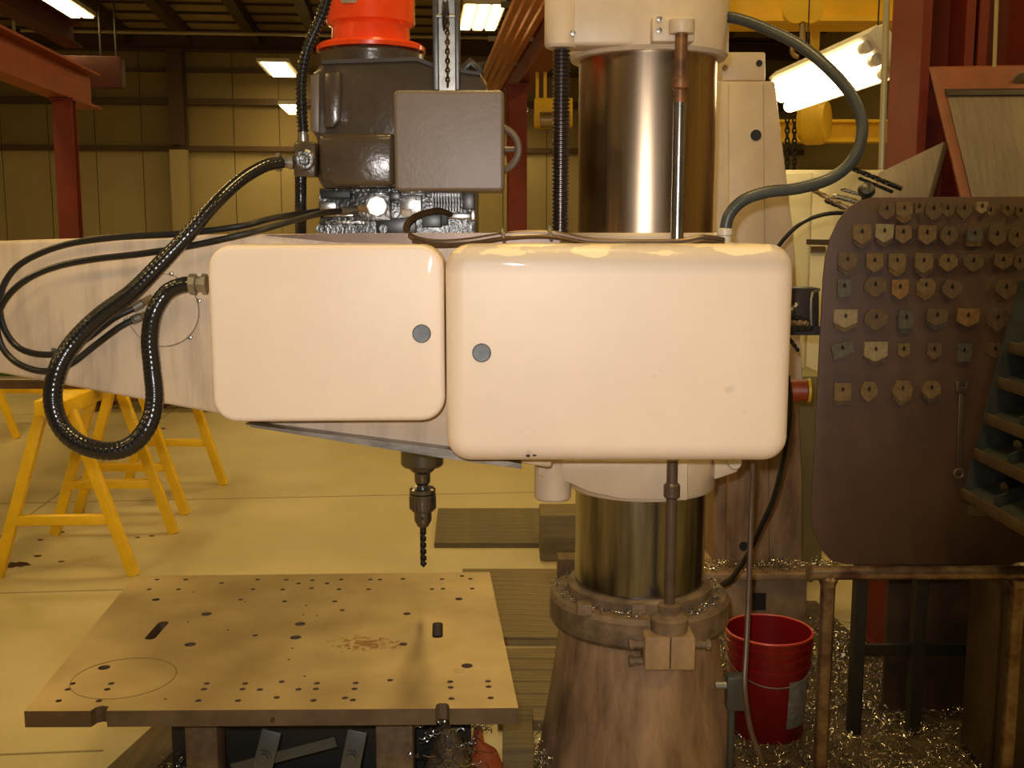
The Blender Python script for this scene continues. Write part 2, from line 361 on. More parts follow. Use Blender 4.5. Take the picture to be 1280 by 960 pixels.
# ============================================================ THE SETTING
struct('floor', MB().hbox(-15, 9, -6, 26, -0.1, 0), 'floor', label='pale beige concrete shop floor with saw-cut joints', cat='floor')
floor = bpy.data.objects['floor']
jm = mat('dark_floor_joint', (0.22, 0.18, 0.10), 0.7)
for a, b in (((0, 878), (60, 884)), ):
    pass
for (u0, v0, u1, v1) in ((-2.45, 0, -2.45, 24), (-14, 5.35, 0.9, 5.35), (-14, 7.2, 0.9, 7.2), (-14, 10.8, 6, 10.8), (2.3, 5, 2.3, 24), (-7.5, 0, -7.5, 24), (-14, 3.62, -1.1, 3.62)):
    d = 0.006
    part('floor_joint', MB().hbox(u0 - d, u1 + d, v0 - d, v1 + d, -0.0005, 0.0012), jm, floor)
# a dark oil stain on the floor
def blot(c, r, seed, sy=0.75):
    rr = random.Random(seed); n = 22
    return [(c[0] + math.cos(2 * PI * k / n) * r * rr.uniform(0.6, 1.25), c[1] + math.sin(2 * PI * k / n) * r * sy * rr.uniform(0.6, 1.25), 0.0005) for k in range(n)]
om = mat('dark_oil', (0.045, 0.018, 0.010), 0.25)
for i, (px, py, r) in enumerate(((22, 706, 0.065), (75, 665, 0.028), (50, 675, 0.018), (77, 702, 0.018), (190, 670, 0.018), (47, 695, 0.022), (172, 672, 0.014))):
    q = PZ(px, py, 0); part('oil_stain', MB().prism(blot(q, r, i), (0, 0, 0.001)), om, floor)

wb = struct('wall_back', MB().hbox(-15, 9, 25.05, 25.25, 0, 6.4), 'girt', label='far beige metal panel wall with dark girts', cat='wall')
seam = 0.018
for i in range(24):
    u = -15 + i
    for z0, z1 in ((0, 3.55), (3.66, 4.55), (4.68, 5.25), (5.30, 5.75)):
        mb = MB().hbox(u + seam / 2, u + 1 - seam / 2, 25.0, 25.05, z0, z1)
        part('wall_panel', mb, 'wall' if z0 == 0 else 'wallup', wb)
for z, h in ((3.60, 0.11), (4.61, 0.14), (5.27, 0.06)):
    part('girt', MB().hbox(-15, 9, 24.85, 25.0, z - h / 2, z + h / 2), 'girt', wb)
struct('wall_left', MB().hbox(-15.2, -15, -6, 25.2, 0, 6.6), 'wall', label='beige side wall of the hall on the left', cat='wall')
struct('wall_right', MB().hbox(9, 9.2, -6, 25.2, 0, 6.6), 'wall', label='beige side wall of the hall on the right', cat='wall')
ce = struct('ceiling', MB().prism([H(-15, -6, 7.6), H(9, -6, 7.6), H(9, 25.2, 6.05), H(-15, 25.2, 6.05)], (0, 0, 0.1)), 'roof', label='insulated metal roof with dark purlins', cat='ceiling')
def roofz(v): return 7.6 - (v + 6) / 31.2 * 1.55
for u in (-12.6, -10.9, -9.2, -7.5, -6.15, -4.85, -3.4, -2.1, -0.8, 0.6, 2.0, 3.4, 5.0, 6.6):
    part('purlin', MB().prism([H(u - 0.11, 4, roofz(4) - 0.28), H(u + 0.11, 4, roofz(4) - 0.28), H(u + 0.11, 25, roofz(25) - 0.28), H(u - 0.11, 25, roofz(25) - 0.28)], (0, 0, 0.25)), 'purlin', ce)
for v in [14 + 0.75 * k for k in range(15)]:
    part('roof_rib', MB().hbox(-15, 9, v, v + 0.06, roofz(v) - 0.05, roofz(v) - 0.012), 'purlin', ce)
t1 = struct('trim_1', MB().ibeam(H(-15, 24.7, 5.82), H(9, 24.7, 5.82), 0.34, 0.25, 0.03, 0.03, (0, 0, 1)), 'girt', label='dark eave beam along the top of the far wall', cat='beam')
for i, (z, v) in enumerate(((6.05, 20.6), (5.65, 22.5))):
    struct('trim_%d' % (i + 2), MB().cyl(H(-7.6, v, z), H(6, v, z), 0.035, n=8), 'pipe', label=['upper', 'lower'][i] + ' thin conduit run across the hall below the roof', cat='pipe')
struct('trim_4', MB().tube([H(-7.2, 21, 5.0), H(-7.2, 21, 5.75), H(-7.0, 21, 5.95), H(-6.3, 21, 6.02)], 0.035, n=8), 'pipe', label='bent conduit drop near the far left roof corner', cat='pipe')
def wallcol(name, u, label, top=5.7):
    struct(name, MB().ibeam(H(u, 24.72, 3.66), H(u, 24.72, top), 0.3, 0.32, 0.03, 0.03, H(0, 1, 0) - H(0, 0, 0)), 'girt', label=label, cat='column')
wallcol('trim_5', -5.15, 'dark wall column in the far wall left of the brown machine head')
wallcol('trim_6', 4.2, 'dark wall column in the far wall behind the drill column')
struct('trim_7', MB().ibeam(H(-5.15, 24.72, 0), H(-5.15, 24.72, 3.55), 0.28, 0.36, 0.03, 0.03, H(0, 1, 0) - H(0, 0, 0)), 'wall', label='beige boxed column foot on the far wall', cat='column')

# ============================================================ HALL STEEL AND LAMPS
UV = H(0, 1, 0) - H(0, 0, 0); UU = H(1, 0, 0) - H(0, 0, 0)
def steel_col(u, v, z, h, wd, label, m='red'):
    t = thing('steel_column', H(u, v, 0), label, 'column', 'red primed columns of the hall')
    part('shaft', MB().ibeam(H(u, v, 0.03), H(u, v, z), h, wd, 0.022, 0.016, UV), m, t)
    part('base_plate', MB().hbox(u - wd * 0.8, u + wd * 0.8, v - h * 0.75, v + h * 0.75, 0, 0.03), m, t)
    part('cap_plate', MB().hbox(u - wd * 0.6, u + wd * 0.6, v - h * 0.6, v + h * 0.6, z, z + 0.025), m, t)
    return t
steel_col(-3.66, 12.0, 3.13, 0.16, 0.20, 'red steel column under the left runway beam, before the far wall')
steel_col(1.39, 15.0, 3.72, 0.30, 0.25, 'red steel column between brown head and drill column, far behind')
def hbeam(name, u, v0, v1, z, h, wd, m, label):
    solo(name, MB().ibeam(H(u, v0, z), H(u, v1, z), h, wd, 0.025, 0.02, (0, 0, 1)), m, label, 'beam', 'red beams of the crane runways')
hbeam('runway_beam', -3.70, 5.0, 13.1, 3.36, 0.40, 0.24, 'redorange', 'orange-red runway beam resting on the left red column')
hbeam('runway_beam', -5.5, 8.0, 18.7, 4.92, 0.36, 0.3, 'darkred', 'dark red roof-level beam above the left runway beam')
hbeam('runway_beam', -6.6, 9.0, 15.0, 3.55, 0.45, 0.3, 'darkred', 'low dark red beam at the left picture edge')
hbeam('runway_beam', 1.55, 7.0, 24.6, 4.02, 0.5, 0.28, 'red', 'dark red runway beam on the column behind the brown head')
gd = thing('crane_bridge_girder', H(-5.4, 19.15, 4.15), 'short dark red girder end below the far roof at left', 'beam')
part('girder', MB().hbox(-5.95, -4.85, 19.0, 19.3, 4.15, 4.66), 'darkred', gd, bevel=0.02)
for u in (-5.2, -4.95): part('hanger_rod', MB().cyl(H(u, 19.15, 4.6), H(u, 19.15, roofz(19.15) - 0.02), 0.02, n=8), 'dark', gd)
for k in range(4):
    u = 0.98 + k * 0.1
    solo('bus_bar', MB().hbox(u, u + 0.07, 8.5, 18.5, 3.98, 4.05), 'copper', ['leftmost', 'second from left', 'third from left', 'rightmost'][k] + ' orange conductor bar beside the red runway beam', 'bus bar', 'conductor bars under the roof')
for i, v in enumerate((9.5, 11.5, 13.5, 15.5)):
    solo('bar_hanger', MB().hbox(0.9, 1.45, v, v + 0.05, 4.06, 4.12), 'dark', ORD[i] + ' hanger bracket of the orange conductor bars, counted from the camera', 'bracket', 'conductor bar hangers')

def hall_lamp(u0, u1, v0, v1, z, label, tubes=3, watt=HALL_W):
    t = thing('hall_lamp', H((u0 + u1) / 2, (v0 + v1) / 2, z), label, 'ceiling lamp', 'fluorescent lamps under the roof')
    part('housing', MB().hbox(u0 - 0.01, u1 + 0.01, v0 - 0.01, v1 + 0.01, z + 0.03, z + 0.10), 'housing', t)
    wd = (u1 - u0) / tubes
    for k in range(tubes):
        a = u0 + k * wd
        part('tube', MB().hbox(a + wd * 0.12, a + wd * 0.88, v0, v1, z, z + 0.03), 'lamp', t, bevel=0.008)
    if watt:
        l = bpy.data.lights.new('lamp_light', 'AREA'); l.shape = 'RECTANGLE'; l.size = u1 - u0; l.size_y = v1 - v0; l.energy = watt; l.color = HALL_COLOR
        lo = bpy.data.objects.new('lamp_light', l); COL.objects.link(lo); lo.parent = t
        lo.location = Vector((0, 0, -0.02)); lo.rotation_euler = (0, 0, -HA)
    return t
hall_lamp(-5.98, -5.33, 17.3, 19.4, 5.33, 'three-tube lamp at the top left corner of the picture')
hall_lamp(-3.08, -2.45, 22.3, 24.2, 5.06, 'bright lamp left of the ribbed conduit by the brown head', 1)
hall_lamp(-2.72, -2.32, 22.6, 24.2, 4.28, 'lowest lamp left of the brown head, behind the ribbed conduit', 2)
hall_lamp(0.78, 1.42, 17.2, 19.2, 5.2, 'three-tube lamp right of the orange motor and chain rail')
hall_lamp(2.02, 2.32, 22.6, 24.2, 4.2, 'tiny far lamp right of the grey-brown head cover', 2)
for iu, u in enumerate((-9.5, -4.5, 0.5, 5.0)):
    for iv, v in enumerate((-2.0, 2.5, 7.0, 12.0)):
        hall_lamp(u - 0.3, u + 0.3, v - 0.6, v + 0.6, 5.9, 'three-tube lamp under the roof above the picture, %s row, %s from left' % (('rear', 'overhead', 'middle', 'far')[iv], ORD[iu]), 3, NEAR_W)

# near lamp with its bright side turned to the aisle, right behind the drill column
lt = thing('work_lamp', H(2.12, 5.6, 2.5), 'large fluorescent work lamp with white reflector, glowing behind the grey hose', 'lamp')
ax = (H(0, 1, 0) - H(0, 0, 0)); A = P(976, 121, 6.3); B = P(1098, 74, 5.0); dl = (B - A).normalized()
nrm = Vector((-0.62, -0.52, -0.58)); nrm = (nrm - dl * nrm.dot(dl)).normalized(); sdv = dl.cross(nrm).normalized()
if sdv.z < 0: sdv = -sdv
cen = (A + B) / 2; Ln = (B - A).length / 2
part('reflector', MB().obox(cen - nrm * 0.05, dl * (Ln + 0.03), sdv * 0.125, nrm * 0.03), 'housing', lt, bevel=0.006)
for k in (-1, 0, 1):
    part('tube', MB().cyl(cen + sdv * 0.072 * k - dl * Ln * 0.98, cen + sdv * 0.072 * k + dl * Ln * 0.90, 0.034, n=14), 'lamp2', lt)
    part('tube_socket', MB().cyl(cen + sdv * 0.072 * k + dl * Ln * 0.90, cen + sdv * 0.072 * k + dl * Ln * 0.98, 0.028, n=12), 'housing', lt)
part('top_housing', MB().obox(cen - nrm * 0.11 + sdv * 0.03, dl * (Ln - 0.05), sdv * 0.07, nrm * 0.035), 'housing', lt, bevel=0.01)
for sgn in (-0.7, 0.7):
    q = cen + dl * Ln * sgn - nrm * 0.1
    part('suspension_wire', MB().cyl(q, q + Vector((0, 0, 1.2)), 0.004, n=6), 'dark', lt)

# yellow cranes behind the drill column
g = thing('bridge_crane', P(1000, 10, 8.2), 'yellow bridge crane girder crossing the top right of the picture', 'crane')
a = P(890, 28, 8.0); z0 = a.z
part('girder', MB().box(0.9, 4.6, 8.0, 8.3, z0 + 0.02, z0 + 0.55), 'craneyellow', g, bevel=0.006)
part('bottom_flange', MB().box(0.9, 4.6, 7.94, 8.36, z0, z0 + 0.03), 'craneyellow', g)
hb = thing('hoist_hook_block', P(1003, 60, 7.7), 'yellow twin-cheek hook block hanging below the crane girder', 'hook')
for s_ in (-1, 1):
    c = P(1003 + 9 * s_, 14, 7.7)
    part('cheek', MB().lathe(c - Vector((0, 0.03, 0)), [(0.03, -0.002), (0.085, 0), (0.09, 0.03), (0.085, 0.06), (0.03, 0.062)], (0, 1, 0), 24), 'craneyellow', hb)
part('shank', MB().cyl(P(1003, 30, 7.7), P(1003, 52, 7.7), 0.022, n=12), 'brass', hb)
c = P(999, 62, 7.7)
part('hook', MB().torus(c, (0, 1, 0), 0.05, 0.017, 20, 8, -0.4, 4.6), 'brass', hb)
sv = thing('chain_hoist', P(1018, 152, 8.15), 'round yellow chain hoist body hanging behind the grey hose', 'hoist')
c = P(1018, 152, 8.15)
part('body', MB().lathe(c, [(0.02, -0.1), (0.14, -0.095), (0.168, -0.055), (0.168, 0.055), (0.14, 0.095), (0.02, 0.1)], (0.85, -0.5, 0), 32), 'craneyellow', sv)
part('hanging_strap', MB().box(c.x - 0.05, c.x + 0.01, c.y - 0.02, c.y + 0.02, c.z + 0.1, z0 + 0.005), 'craneyellow', sv)
def chain(p0, p1, link, r):
    mb = MB(); p0, p1 = Vector(p0), Vector(p1); n = int((p1 - p0).length / (link * 0.75)); d = (p1 - p0).normalized(); s_, u_, _ = basis(d)
    for i in range(n):
        c = p0 + (p1 - p0) * (i / n); e = s_ if i % 2 else u_
        pts = [c + d * (link / 2 * math.sin(t)) + e * (link * 0.28 * math.cos(t)) for t in [2 * PI * k / 8 for k in range(9)]]
        mb.tube(pts, r, n=5, smooth=False)
    return mb
for k, px in enumerate((984, 993)):
    part('hoist_chain', chain(P(px, 150, 8.15), P(px, 228, 8.15), 0.05, 0.008), 'black', sv)
g2 = thing('jib_crane', P(1040, 165, 13), 'distant yellow jib beam below the glowing work lamp', 'crane')
a = P(960, 178, 13); b = P(1112, 150, 13)
part('boom', MB().box(a.x, b.x + 1.5, 13, 13.1, a.z + 0.05, b.z - 0.02), 'craneyellow', g2)
part('top_flange', MB().box(a.x, b.x + 1.5, 12.92, 13.18, b.z - 0.03, b.z), 'craneyellow', g2)
part('bottom_flange', MB().box(a.x, b.x + 1.5, 12.92, 13.18, a.z, a.z + 0.05), 'craneyellow', g2)
part('mast', MB().cyl((5.75, 13.05, 0), (5.75, 13.05, b.z + 0.3), 0.13, n=20), 'craneyellow', g2)
hy = thing('crane_trolley', P(690, 145, 14), 'distant yellow crane trolley seen between screw and column', 'crane')
a = P(668, 158, 14); b = P(716, 122, 14)
part('frame', MB().box(a.x, b.x, 14, 14.3, a.z, b.z), 'craneyellow', hy, bevel=0.02)
for x_ in (0.30, 0.40): part('hanger', MB().box(x_, x_ + 0.04, 14.05, 14.12, b.z - 0.05, 3.78), 'craneyellow', hy)
part('drum', MB().cyl(P(675, 150, 13.95), P(712, 150, 13.95), 0.1, n=16), 'brass', hy)

# red columns behind the tool board, conduits in front of them
x0 = P(1112, 100, 4.59).x
for k, (xa, wdt) in enumerate(((x0, 0.20), (x0 + 0.215, 0.30))):
    t = thing('steel_column', (xa + wdt / 2, 4.4, 0), ['left of the paired red steel columns behind the tool board', 'right of the paired red steel columns behind the tool board'][k], 'column', 'red columns behind the tool board')
    part('shaft', MB().ibeam((xa + wdt / 2, 4.42, 0.03), (xa + wdt / 2, 4.42, 4.6), wdt, 0.34, 0.035, 0.02, (1, 0, 0)), 'red', t)
    part('base_plate', MB().box(xa - 0.03, xa + wdt + (0.03 if k else -0.005), 4.2, 4.64, 0, 0.03), 'red', t)
solo('conduit_pipe', MB().cyl(P(1110, -60, 4.15), P(1102, 212, 4.15), 0.012, n=10), 'pipe', 'thin steel pipe hanging left of the red columns', 'pipe')
solo('conduit_pipe', MB().cyl(P(1248, -60, 4.0), P(1243, 84, 4.0), 0.007, n=10), 'pipe', 'thin steel rod above the leaning plate at the right edge', 'pipe')

# ============================================================ SAWHORSES AND WHAT LIES ON THEM
def sawhorse(c, wd, ht, dep, label, rot=0.0):
    """two A-frames joined by a top beam"""
    c = Vector(c); t = thing('sawhorse', c, label, 'sawhorse', 'yellow steel sawhorses')
    R = Matrix.Rotation(rot, 3, 'Z'); L = lambda x, y, z: c + R @ Vector((x, y, z))
    for y in (-dep / 2, dep / 2):
        for s_ in (-1, 1):
            part('leg', MB().bar(L(s_ * wd / 2, y, 0), L(s_ * 0.07, y, ht - 0.06), 0.055, 0.05, R @ Vector((0, 1, 0))), 'yellow', t, bevel=0.004)
        k = 0.34; xx = wd / 2 + (0.07 - wd / 2) * k
        part('cross_bar', MB().bar(L(-xx, y, ht * k * 0.95), L(xx, y, ht * k * 0.95), 0.045, 0.05), 'yellow', t, bevel=0.004)
    part('top_beam', MB().bar(L(0, -dep / 2 - 0.08, ht - 0.04), L(0, dep / 2 + 0.08, ht - 0.04), 0.16, 0.08), 'yellow', t, bevel=0.006)
    return t
f1 = PZ(-8, 722, 0); f2 = PZ(160, 722, 0); top = 0.935
sawhorse(((f1.x + f2.x) / 2, f1.y + 0.42, 0), f2.x - f1.x, top, 0.8, 'nearest yellow sawhorse, below the big hose loop', 0.05)
g1 = PZ(100, 642, 0); g2_ = PZ(236, 642, 0)
sawhorse(((g1.x + g2_.x) / 2, g1.y + 0.4, 0), g2_.x - g1.x, top, 0.8, 'yellow sawhorse right of the nearest one, under the arm', -0.04)
h1 = PZ(-60, 545, 0); h2 = PZ(28, 540, 0)
sawhorse(((h1.x + h2.x) / 2, h1.y + 0.3, 0), 0.7, 0.93, 0.8, 'distant yellow sawhorse cut by the left picture edge')
yb = f1.y + 0.45
solo('steel_bar', MB().box(-3.7, P(178, 490, yb).x, yb - 0.1, yb + 0.05, top, top + 0.05), 'brownrod', 'flat dark steel plate lying across the nearest sawhorse', 'steel plate', bevel=0.003)
solo('steel_bar', MB().box(-2.9, -1.95, g1.y + 0.2, g1.y + 0.65, top, top + 0.05), 'pale', 'pale plate lying on the sawhorse under the arm', 'steel plate', bevel=0.003)
pl = PZ(190, 515, 0); pt = thing('pallet', (pl.x, pl.y, 0), 'reddish wooden pallet on the far floor behind the sawhorses', 'pallet')
for k in range(5):
    part('deck_board', MB().box(pl.x - 0.65, pl.x + 0.6, pl.y + k * 0.2, pl.y + k * 0.2 + 0.13, 0.11, 0.135), 'rust', pt)
for k in (-0.6, 0, 0.5):
    part('stringer', MB().box(pl.x + k, pl.x + k + 0.05, pl.y, pl.y + 0.93, 0, 0.11), 'rust', pt)
q = PZ(15, 500, 0)
cr = thing('green_crate', (q.x, q.y, 0), 'dark green crate on the far floor at the left edge', 'crate')
part('body', MB().box(q.x - 0.9, q.x + 0.75, q.y + 0.9, q.y + 1.7, 0, 0.42), 'greenbin', cr, bevel=0.02)
part('rim', MB().box(q.x - 0.94, q.x + 0.79, q.y + 0.86, q.y + 1.74, 0.42, 0.48), 'greenbin', cr, bevel=0.01)

# ============================================================ FLOOR MATS
def floor_mat(x0, x1, y0, y1, h, label, m, ribs, skew=0.0):
    t = thing('floor_mat', ((x0 + x1) / 2, (y0 + y1) / 2, 0), label, 'mat', 'duckboard mats on the floor')
    q = lambda x, y: (x + skew * (y - y0), y)
    part('backing', MB().prism([(*q(x0, y0), 0), (*q(x1, y0), 0), (*q(x1, y1), 0), (*q(x0, y1), 0)], (0, 0, h * 0.7)), m, t)
    for k in range(ribs):
        a = y0 + (y1 - y0) * (k + 0.03) / ribs; b = y0 + (y1 - y0) * (k + 0.97) / ribs
        part('slat', MB().prism([(*q(x0, a), h * 0.7), (*q(x1, a), h * 0.7), (*q(x1, b), h * 0.7), (*q(x0, b), h * 0.7)], (0, 0, h * 0.3)), m, t, bevel=0.002)
floor_mat(-0.44, 0.32, 5.92, 6.70, 0.03, 'olive rubber mat on the floor right of the drill bit', 'mat', 10, -0.04)
floor_mat(-0.20, 0.34, 4.46, 5.42, 0.04, 'ribbed olive board mat behind the drilled plate, beside the column', 'wood', 14, -0.06)
floor_mat(-0.05, 0.30, 3.66, 4.34, 0.04, 'oily board mat between drilled plate and column base', 'wood', 6, -0.05)
bl = PZ(705, 702, 0)
solo('timber_block', MB().box(bl.x - 0.13, bl.x + 0.12, bl.y, bl.y + 0.25, 0, 0.26), 'wood', 'oily wooden block on the floor left of the steel column', 'block', bevel=0.01)
bl = PZ(712, 735, 0)
solo('timber_block', MB().box(bl.x - 0.06, bl.x + 0.1, bl.y, bl.y + 0.12, 0, 0.15), 'timber', 'smaller block in front of the oily wooden block', 'block', bevel=0.006)
# ============================================================ THE RADIAL DRILL
CX, CY, CR = 0.42, 3.45, 0.212
rd = thing('radial_drill', (CX, CY, 0), 'large cream radial arm drill with steel column, brown head and cream cover boxes', 'drill press')
zc = lambda py, Y: P(640, py, Y).z
# --- base
zfl0, zfl1 = zc(815, 3.16), zc(776, 3.16)
part('base_plate', MB().lathe((CX, CY, 0), [(0.33, 0), (0.33, 0.045), (0.32, 0.05)], n=48), 'stained2', rd, bevel=0.01)
part('base_cone', MB().lathe((CX, CY, 0), [(0.325, 0.05), (0.315, 0.12), (0.285, 0.30), (0.262, zfl0 - 0.02), (0.262, zfl0 + 0.02)], n=48), 'stained2', rd)
fl_ = part('base_flange', MB().lathe((CX, CY, 0), [(0.25, zfl0 - 0.01), (0.285, zfl0), (0.295, zfl0 + 0.015), (0.295, zfl1 - 0.015), (0.285, zfl1), (0.20, zfl1 + 0.005)], n=56), 'flange', rd)
part('neck_ring', MB().lathe((CX, CY, 0), [(0.236, zfl1), (0.236, zfl1 + 0.03), (0.225, zfl1 + 0.04), (0.20, zfl1 + 0.04)], n=48), 'flange', rd)
for px in (732, 800):
    q = P(px, 770, 3.2); part('flange_lug', MB().box(q.x - 0.025, q.x + 0.02, q.y, q.y + 0.05, zfl1, zfl1 + 0.035), 'flange', rd, bevel=0.004)
# --- column
zb, zt = zfl1 + 0.02, zc(40, 3.45)
zs0, zs1 = zc(628, 3.215), zc(291, 3.2)                    # sleeve bottom and top
part('column', MB().lathe((CX, CY, 0), [(CR, zs1 - 0.05), (CR, zt)], n=96), 'column', rd)
part('lower_column', MB().lathe((CX, CY, 0), [(CR, zb), (CR, zs1 - 0.05)], n=96), 'column2', rd)
# --- sleeve of the arm
part('arm_sleeve', MB().lathe((CX, CY, 0), [(0.22, zs0 + 0.004), (0.232, zs0), (0.24, zs0 + 0.012), (0.245, zs0 + 0.1), (0.245, zs1 - 0.04), (0.24, zs1 - 0.008), (0.232, zs1), (0.216, zs1)], n=72), 'cream', rd)
q0 = P(691, 593, 3.25); q1 = P(691, 622, 3.25)
part('screw_nut_housing', MB().lathe((q0.x, 3.25, 0), [(0.03, q1.z - 0.004), (0.05, q1.z - 0.004), (0.057, q1.z + 0.004), (0.057, q0.z + 0.16)], n=32), 'cream', rd)
part('sleeve_web', MB().prism([P(672, 575, 3.2), P(860, 575, 3.2), P(860, 626, 3.2), P(775, 624, 3.2), P(735, 615, 3.2), P(712, 604, 3.2), P(672, 594, 3.2)], (0, 0.16, 0)), 'cream', rd, bevel=0.006)
lug = part('sleeve_lug', MB().pprism([(893, 572), (926, 572), (922, 590), (905, 596), (893, 600)], 3.3, 3.42), 'cream', rd, bevel=0.006)
part('lug_bolt', MB().lathe(P(917, 577, 3.3), [(0.004, -0.03), (0.018, -0.028), (0.022, -0.02), (0.022, 0.0)], (0, 1, 0), 20), 'white', lug)
# --- arm
arm_px = [(-420, 318), (-60, 303), (0, 301), (255, 293), (560, 291), (690, 291), (690, 586), (640, 578), (556, 565), (310, 527), (262, 516), (0, 467), (-60, 456), (-420, 400)]
arm = part('arm', MB().pprism(arm_px, 2.95, 3.22), 'arm', rd, bevel=0.012, seg=3)
c = P(203, 388, 2.944)
cp = part('round_cover_plate', MB().lathe(c, [(0.098, 0.008), (0.0985, 0.001), (0.096, -0.0015), (0.02, -0.002)], (0, 1, 0), 56), 'arm', arm)
part('cover_seam', MB().torus(c + Vector((0, 0.003, 0)), (0, 1, 0), 0.0985, 0.0016, 56, 6), 'brownrod', arm)
for k in range(6):
    t = 2 * PI * k / 6 + 0.25; e = c + Vector((math.cos(t) * 0.104, -0.001, math.sin(t) * 0.104))
    part('cover_screw', MB().lathe(e, [(0.0055, 0.01), (0.0055, -0.004), (0.003, -0.005)], (0, 1, 0), 10), 'fitting', arm)
part('arm_way', MB().pprism([(306, 530), (560, 562), (652, 580), (652, 586), (556, 573), (315, 534)], 2.90, 3.24), 'way', rd)
part('upper_way', MB().pprism([(330, 294), (420, 292), (700, 291), (700, 305), (560, 305), (420, 303)], 2.935, 2.953), 'brownrod', rd)
# --- left cover box
A_ = P(259, 306, 2.73); B_ = P(555, 526, 2.73)
ml = 0.062
lc = part('cover_box', MB().pillow(A_.x, B_.x, B_.z, A_.z, 2.715, 2.95, ml, 0.014, rot=0.035), 'cover', rd, ang=50, label='smaller cream cover box on the left of the arm')
def knob(px, py, Y, par, r=0.0235):
    q = P(px, py, Y)
    k = part('lock_button', MB().lathe(q, [(0.003, -0.003), (r * 0.9, -0.0035), (r, -0.002), (r, 0.012)], (0, 1, 0), 40), 'disc', par)
    return k
knob(527, 417, 2.7215, lc)
# --- right cover box
A_ = P(557, 305, 2.74); B_ = P(980, 573, 2.74)
def cover_mat():
    m = M['cover'].copy(); m.name = 'cream_cover_chipped'; nt = m.node_tree; b = nt.nodes['Principled BSDF']
    src = b.inputs['Base Color'].links[0].from_socket
    tc = nt.nodes.new('ShaderNodeTexCoord'); sep = nt.nodes.new('ShaderNodeSeparateXYZ'); nt.links.new(tc.outputs['Object'], sep.inputs[0])
    ht = A_.z - B_.z
    mr = nt.nodes.new('ShaderNodeMapRange'); mr.inputs['From Min'].default_value = ht - 0.075; mr.inputs['From Max'].default_value = ht - 0.02
    nt.links.new(sep.outputs['Z'], mr.inputs['Value'])
    n = nt.nodes.new('ShaderNodeTexNoise'); n.inputs['Scale'].default_value = 11; n.inputs['Detail'].default_value = 5
    mp = nt.nodes.new('ShaderNodeMapping'); mp.inputs['Scale'].default_value = (0.55, 1, 1); nt.links.new(tc.outputs['Object'], mp.inputs['Vector']); nt.links.new(mp.outputs['Vector'], n.inputs['Vector'])
    mu = nt.nodes.new('ShaderNodeMath'); mu.operation = 'MULTIPLY'; nt.links.new(mr.outputs['Result'], mu.inputs[0]); nt.links.new(n.outputs['Fac'], mu.inputs[1])
    rp = nt.nodes.new('ShaderNodeValToRGB'); rp.color_ramp.elements[0].position = 0.47; rp.color_ramp.elements[0].color = (0, 0, 0, 1); rp.color_ramp.elements[1].position = 0.50
    nt.links.new(mu.outputs[0], rp.inputs['Fac'])
    # rubbed grimy film around the chips
    r2 = nt.nodes.new('ShaderNodeValToRGB'); r2.color_ramp.elements[0].color = (1, 1, 1, 1); r2.color_ramp.elements[1].color = (0.74, 0.74, 0.74, 1); r2.color_ramp.elements[1].position = 0.6
    nt.links.new(mr.outputs['Result'], r2.inputs['Fac'])
    m1 = nt.nodes.new('ShaderNodeMix'); m1.data_type = 'RGBA'; m1.blend_type = 'MULTIPLY'; m1.inputs[0].default_value = 1
    nt.links.new(src, m1.inputs[6]); nt.links.new(r2.outputs['Color'], m1.inputs[7])
    m2 = nt.nodes.new('ShaderNodeMix'); m2.data_type = 'RGBA'; nt.links.new(rp.outputs['Color'], m2.inputs[0]); nt.links.new(m1.outputs[2], m2.inputs[6]); m2.inputs[7].default_value = (0.84, 0.68, 0.46, 1)
    last = m2.outputs[2]; bs = Vector(((A_.x + B_.x) / 2, (2.68 + 2.95) / 2, B_.z))
    for px, py, r_, dk_ in ((912, 486, 0.030, 0.80), (826, 462, 0.016, 0.82), (818, 470, 0.010, 0.8), (930, 515, 0.02, 0.9), (660, 568, 0.03, 0.78)):
        q_ = P(px, py, 2.68) - bs; mp2 = nt.nodes.new('ShaderNodeMapping'); mp2.inputs['Location'].default_value = [-c_ / r_ for c_ in (q_.x, 0, q_.z)]; mp2.inputs['Scale'].default_value = (1 / r_, 0, 1 / r_)
        nt.links.new(tc.outputs['Object'], mp2.inputs['Vector']); ln = nt.nodes.new('ShaderNodeVectorMath'); ln.operation = 'LENGTH'; nt.links.new(mp2.outputs['Vector'], ln.inputs[0])
        n5 = nt.nodes.new('ShaderNodeTexNoise'); n5.inputs['Scale'].default_value = 70; nt.links.new(tc.outputs['Object'], n5.inputs['Vector'])
        ad = nt.nodes.new('ShaderNodeMath'); nt.links.new(ln.outputs['Value'], ad.inputs[0]); nt.links.new(n5.outputs['Fac'], ad.inputs[1])
        r5 = nt.nodes.new('ShaderNodeValToRGB'); r5.color_ramp.elements[0].position = 0.5; r5.color_ramp.elements[0].color = (dk_, dk_, dk_, 1); r5.color_ramp.elements[1].position = 1.0
        nt.links.new(ad.outputs[0], r5.inputs['Fac']); m5 = nt.nodes.new('ShaderNodeMix'); m5.data_type = 'RGBA'; m5.blend_type = 'MULTIPLY'; m5.inputs[0].default_value = 1
        nt.links.new(last, m5.inputs[6]); nt.links.new(r5.outputs['Color'], m5.inputs[7]); last = m5.outputs[2]
    nt.links.new(last, b.inputs['Base Color']); return m
rc = part('cover_box', MB().pillow(A_.x, B_.x, B_.z, A_.z, 2.68, 2.95, 0.062, 0.048, n=9), cover_mat(), rd, ang=50, label='larger cream cover box in front of the column')
knob(602, 441, 2.678, rc)
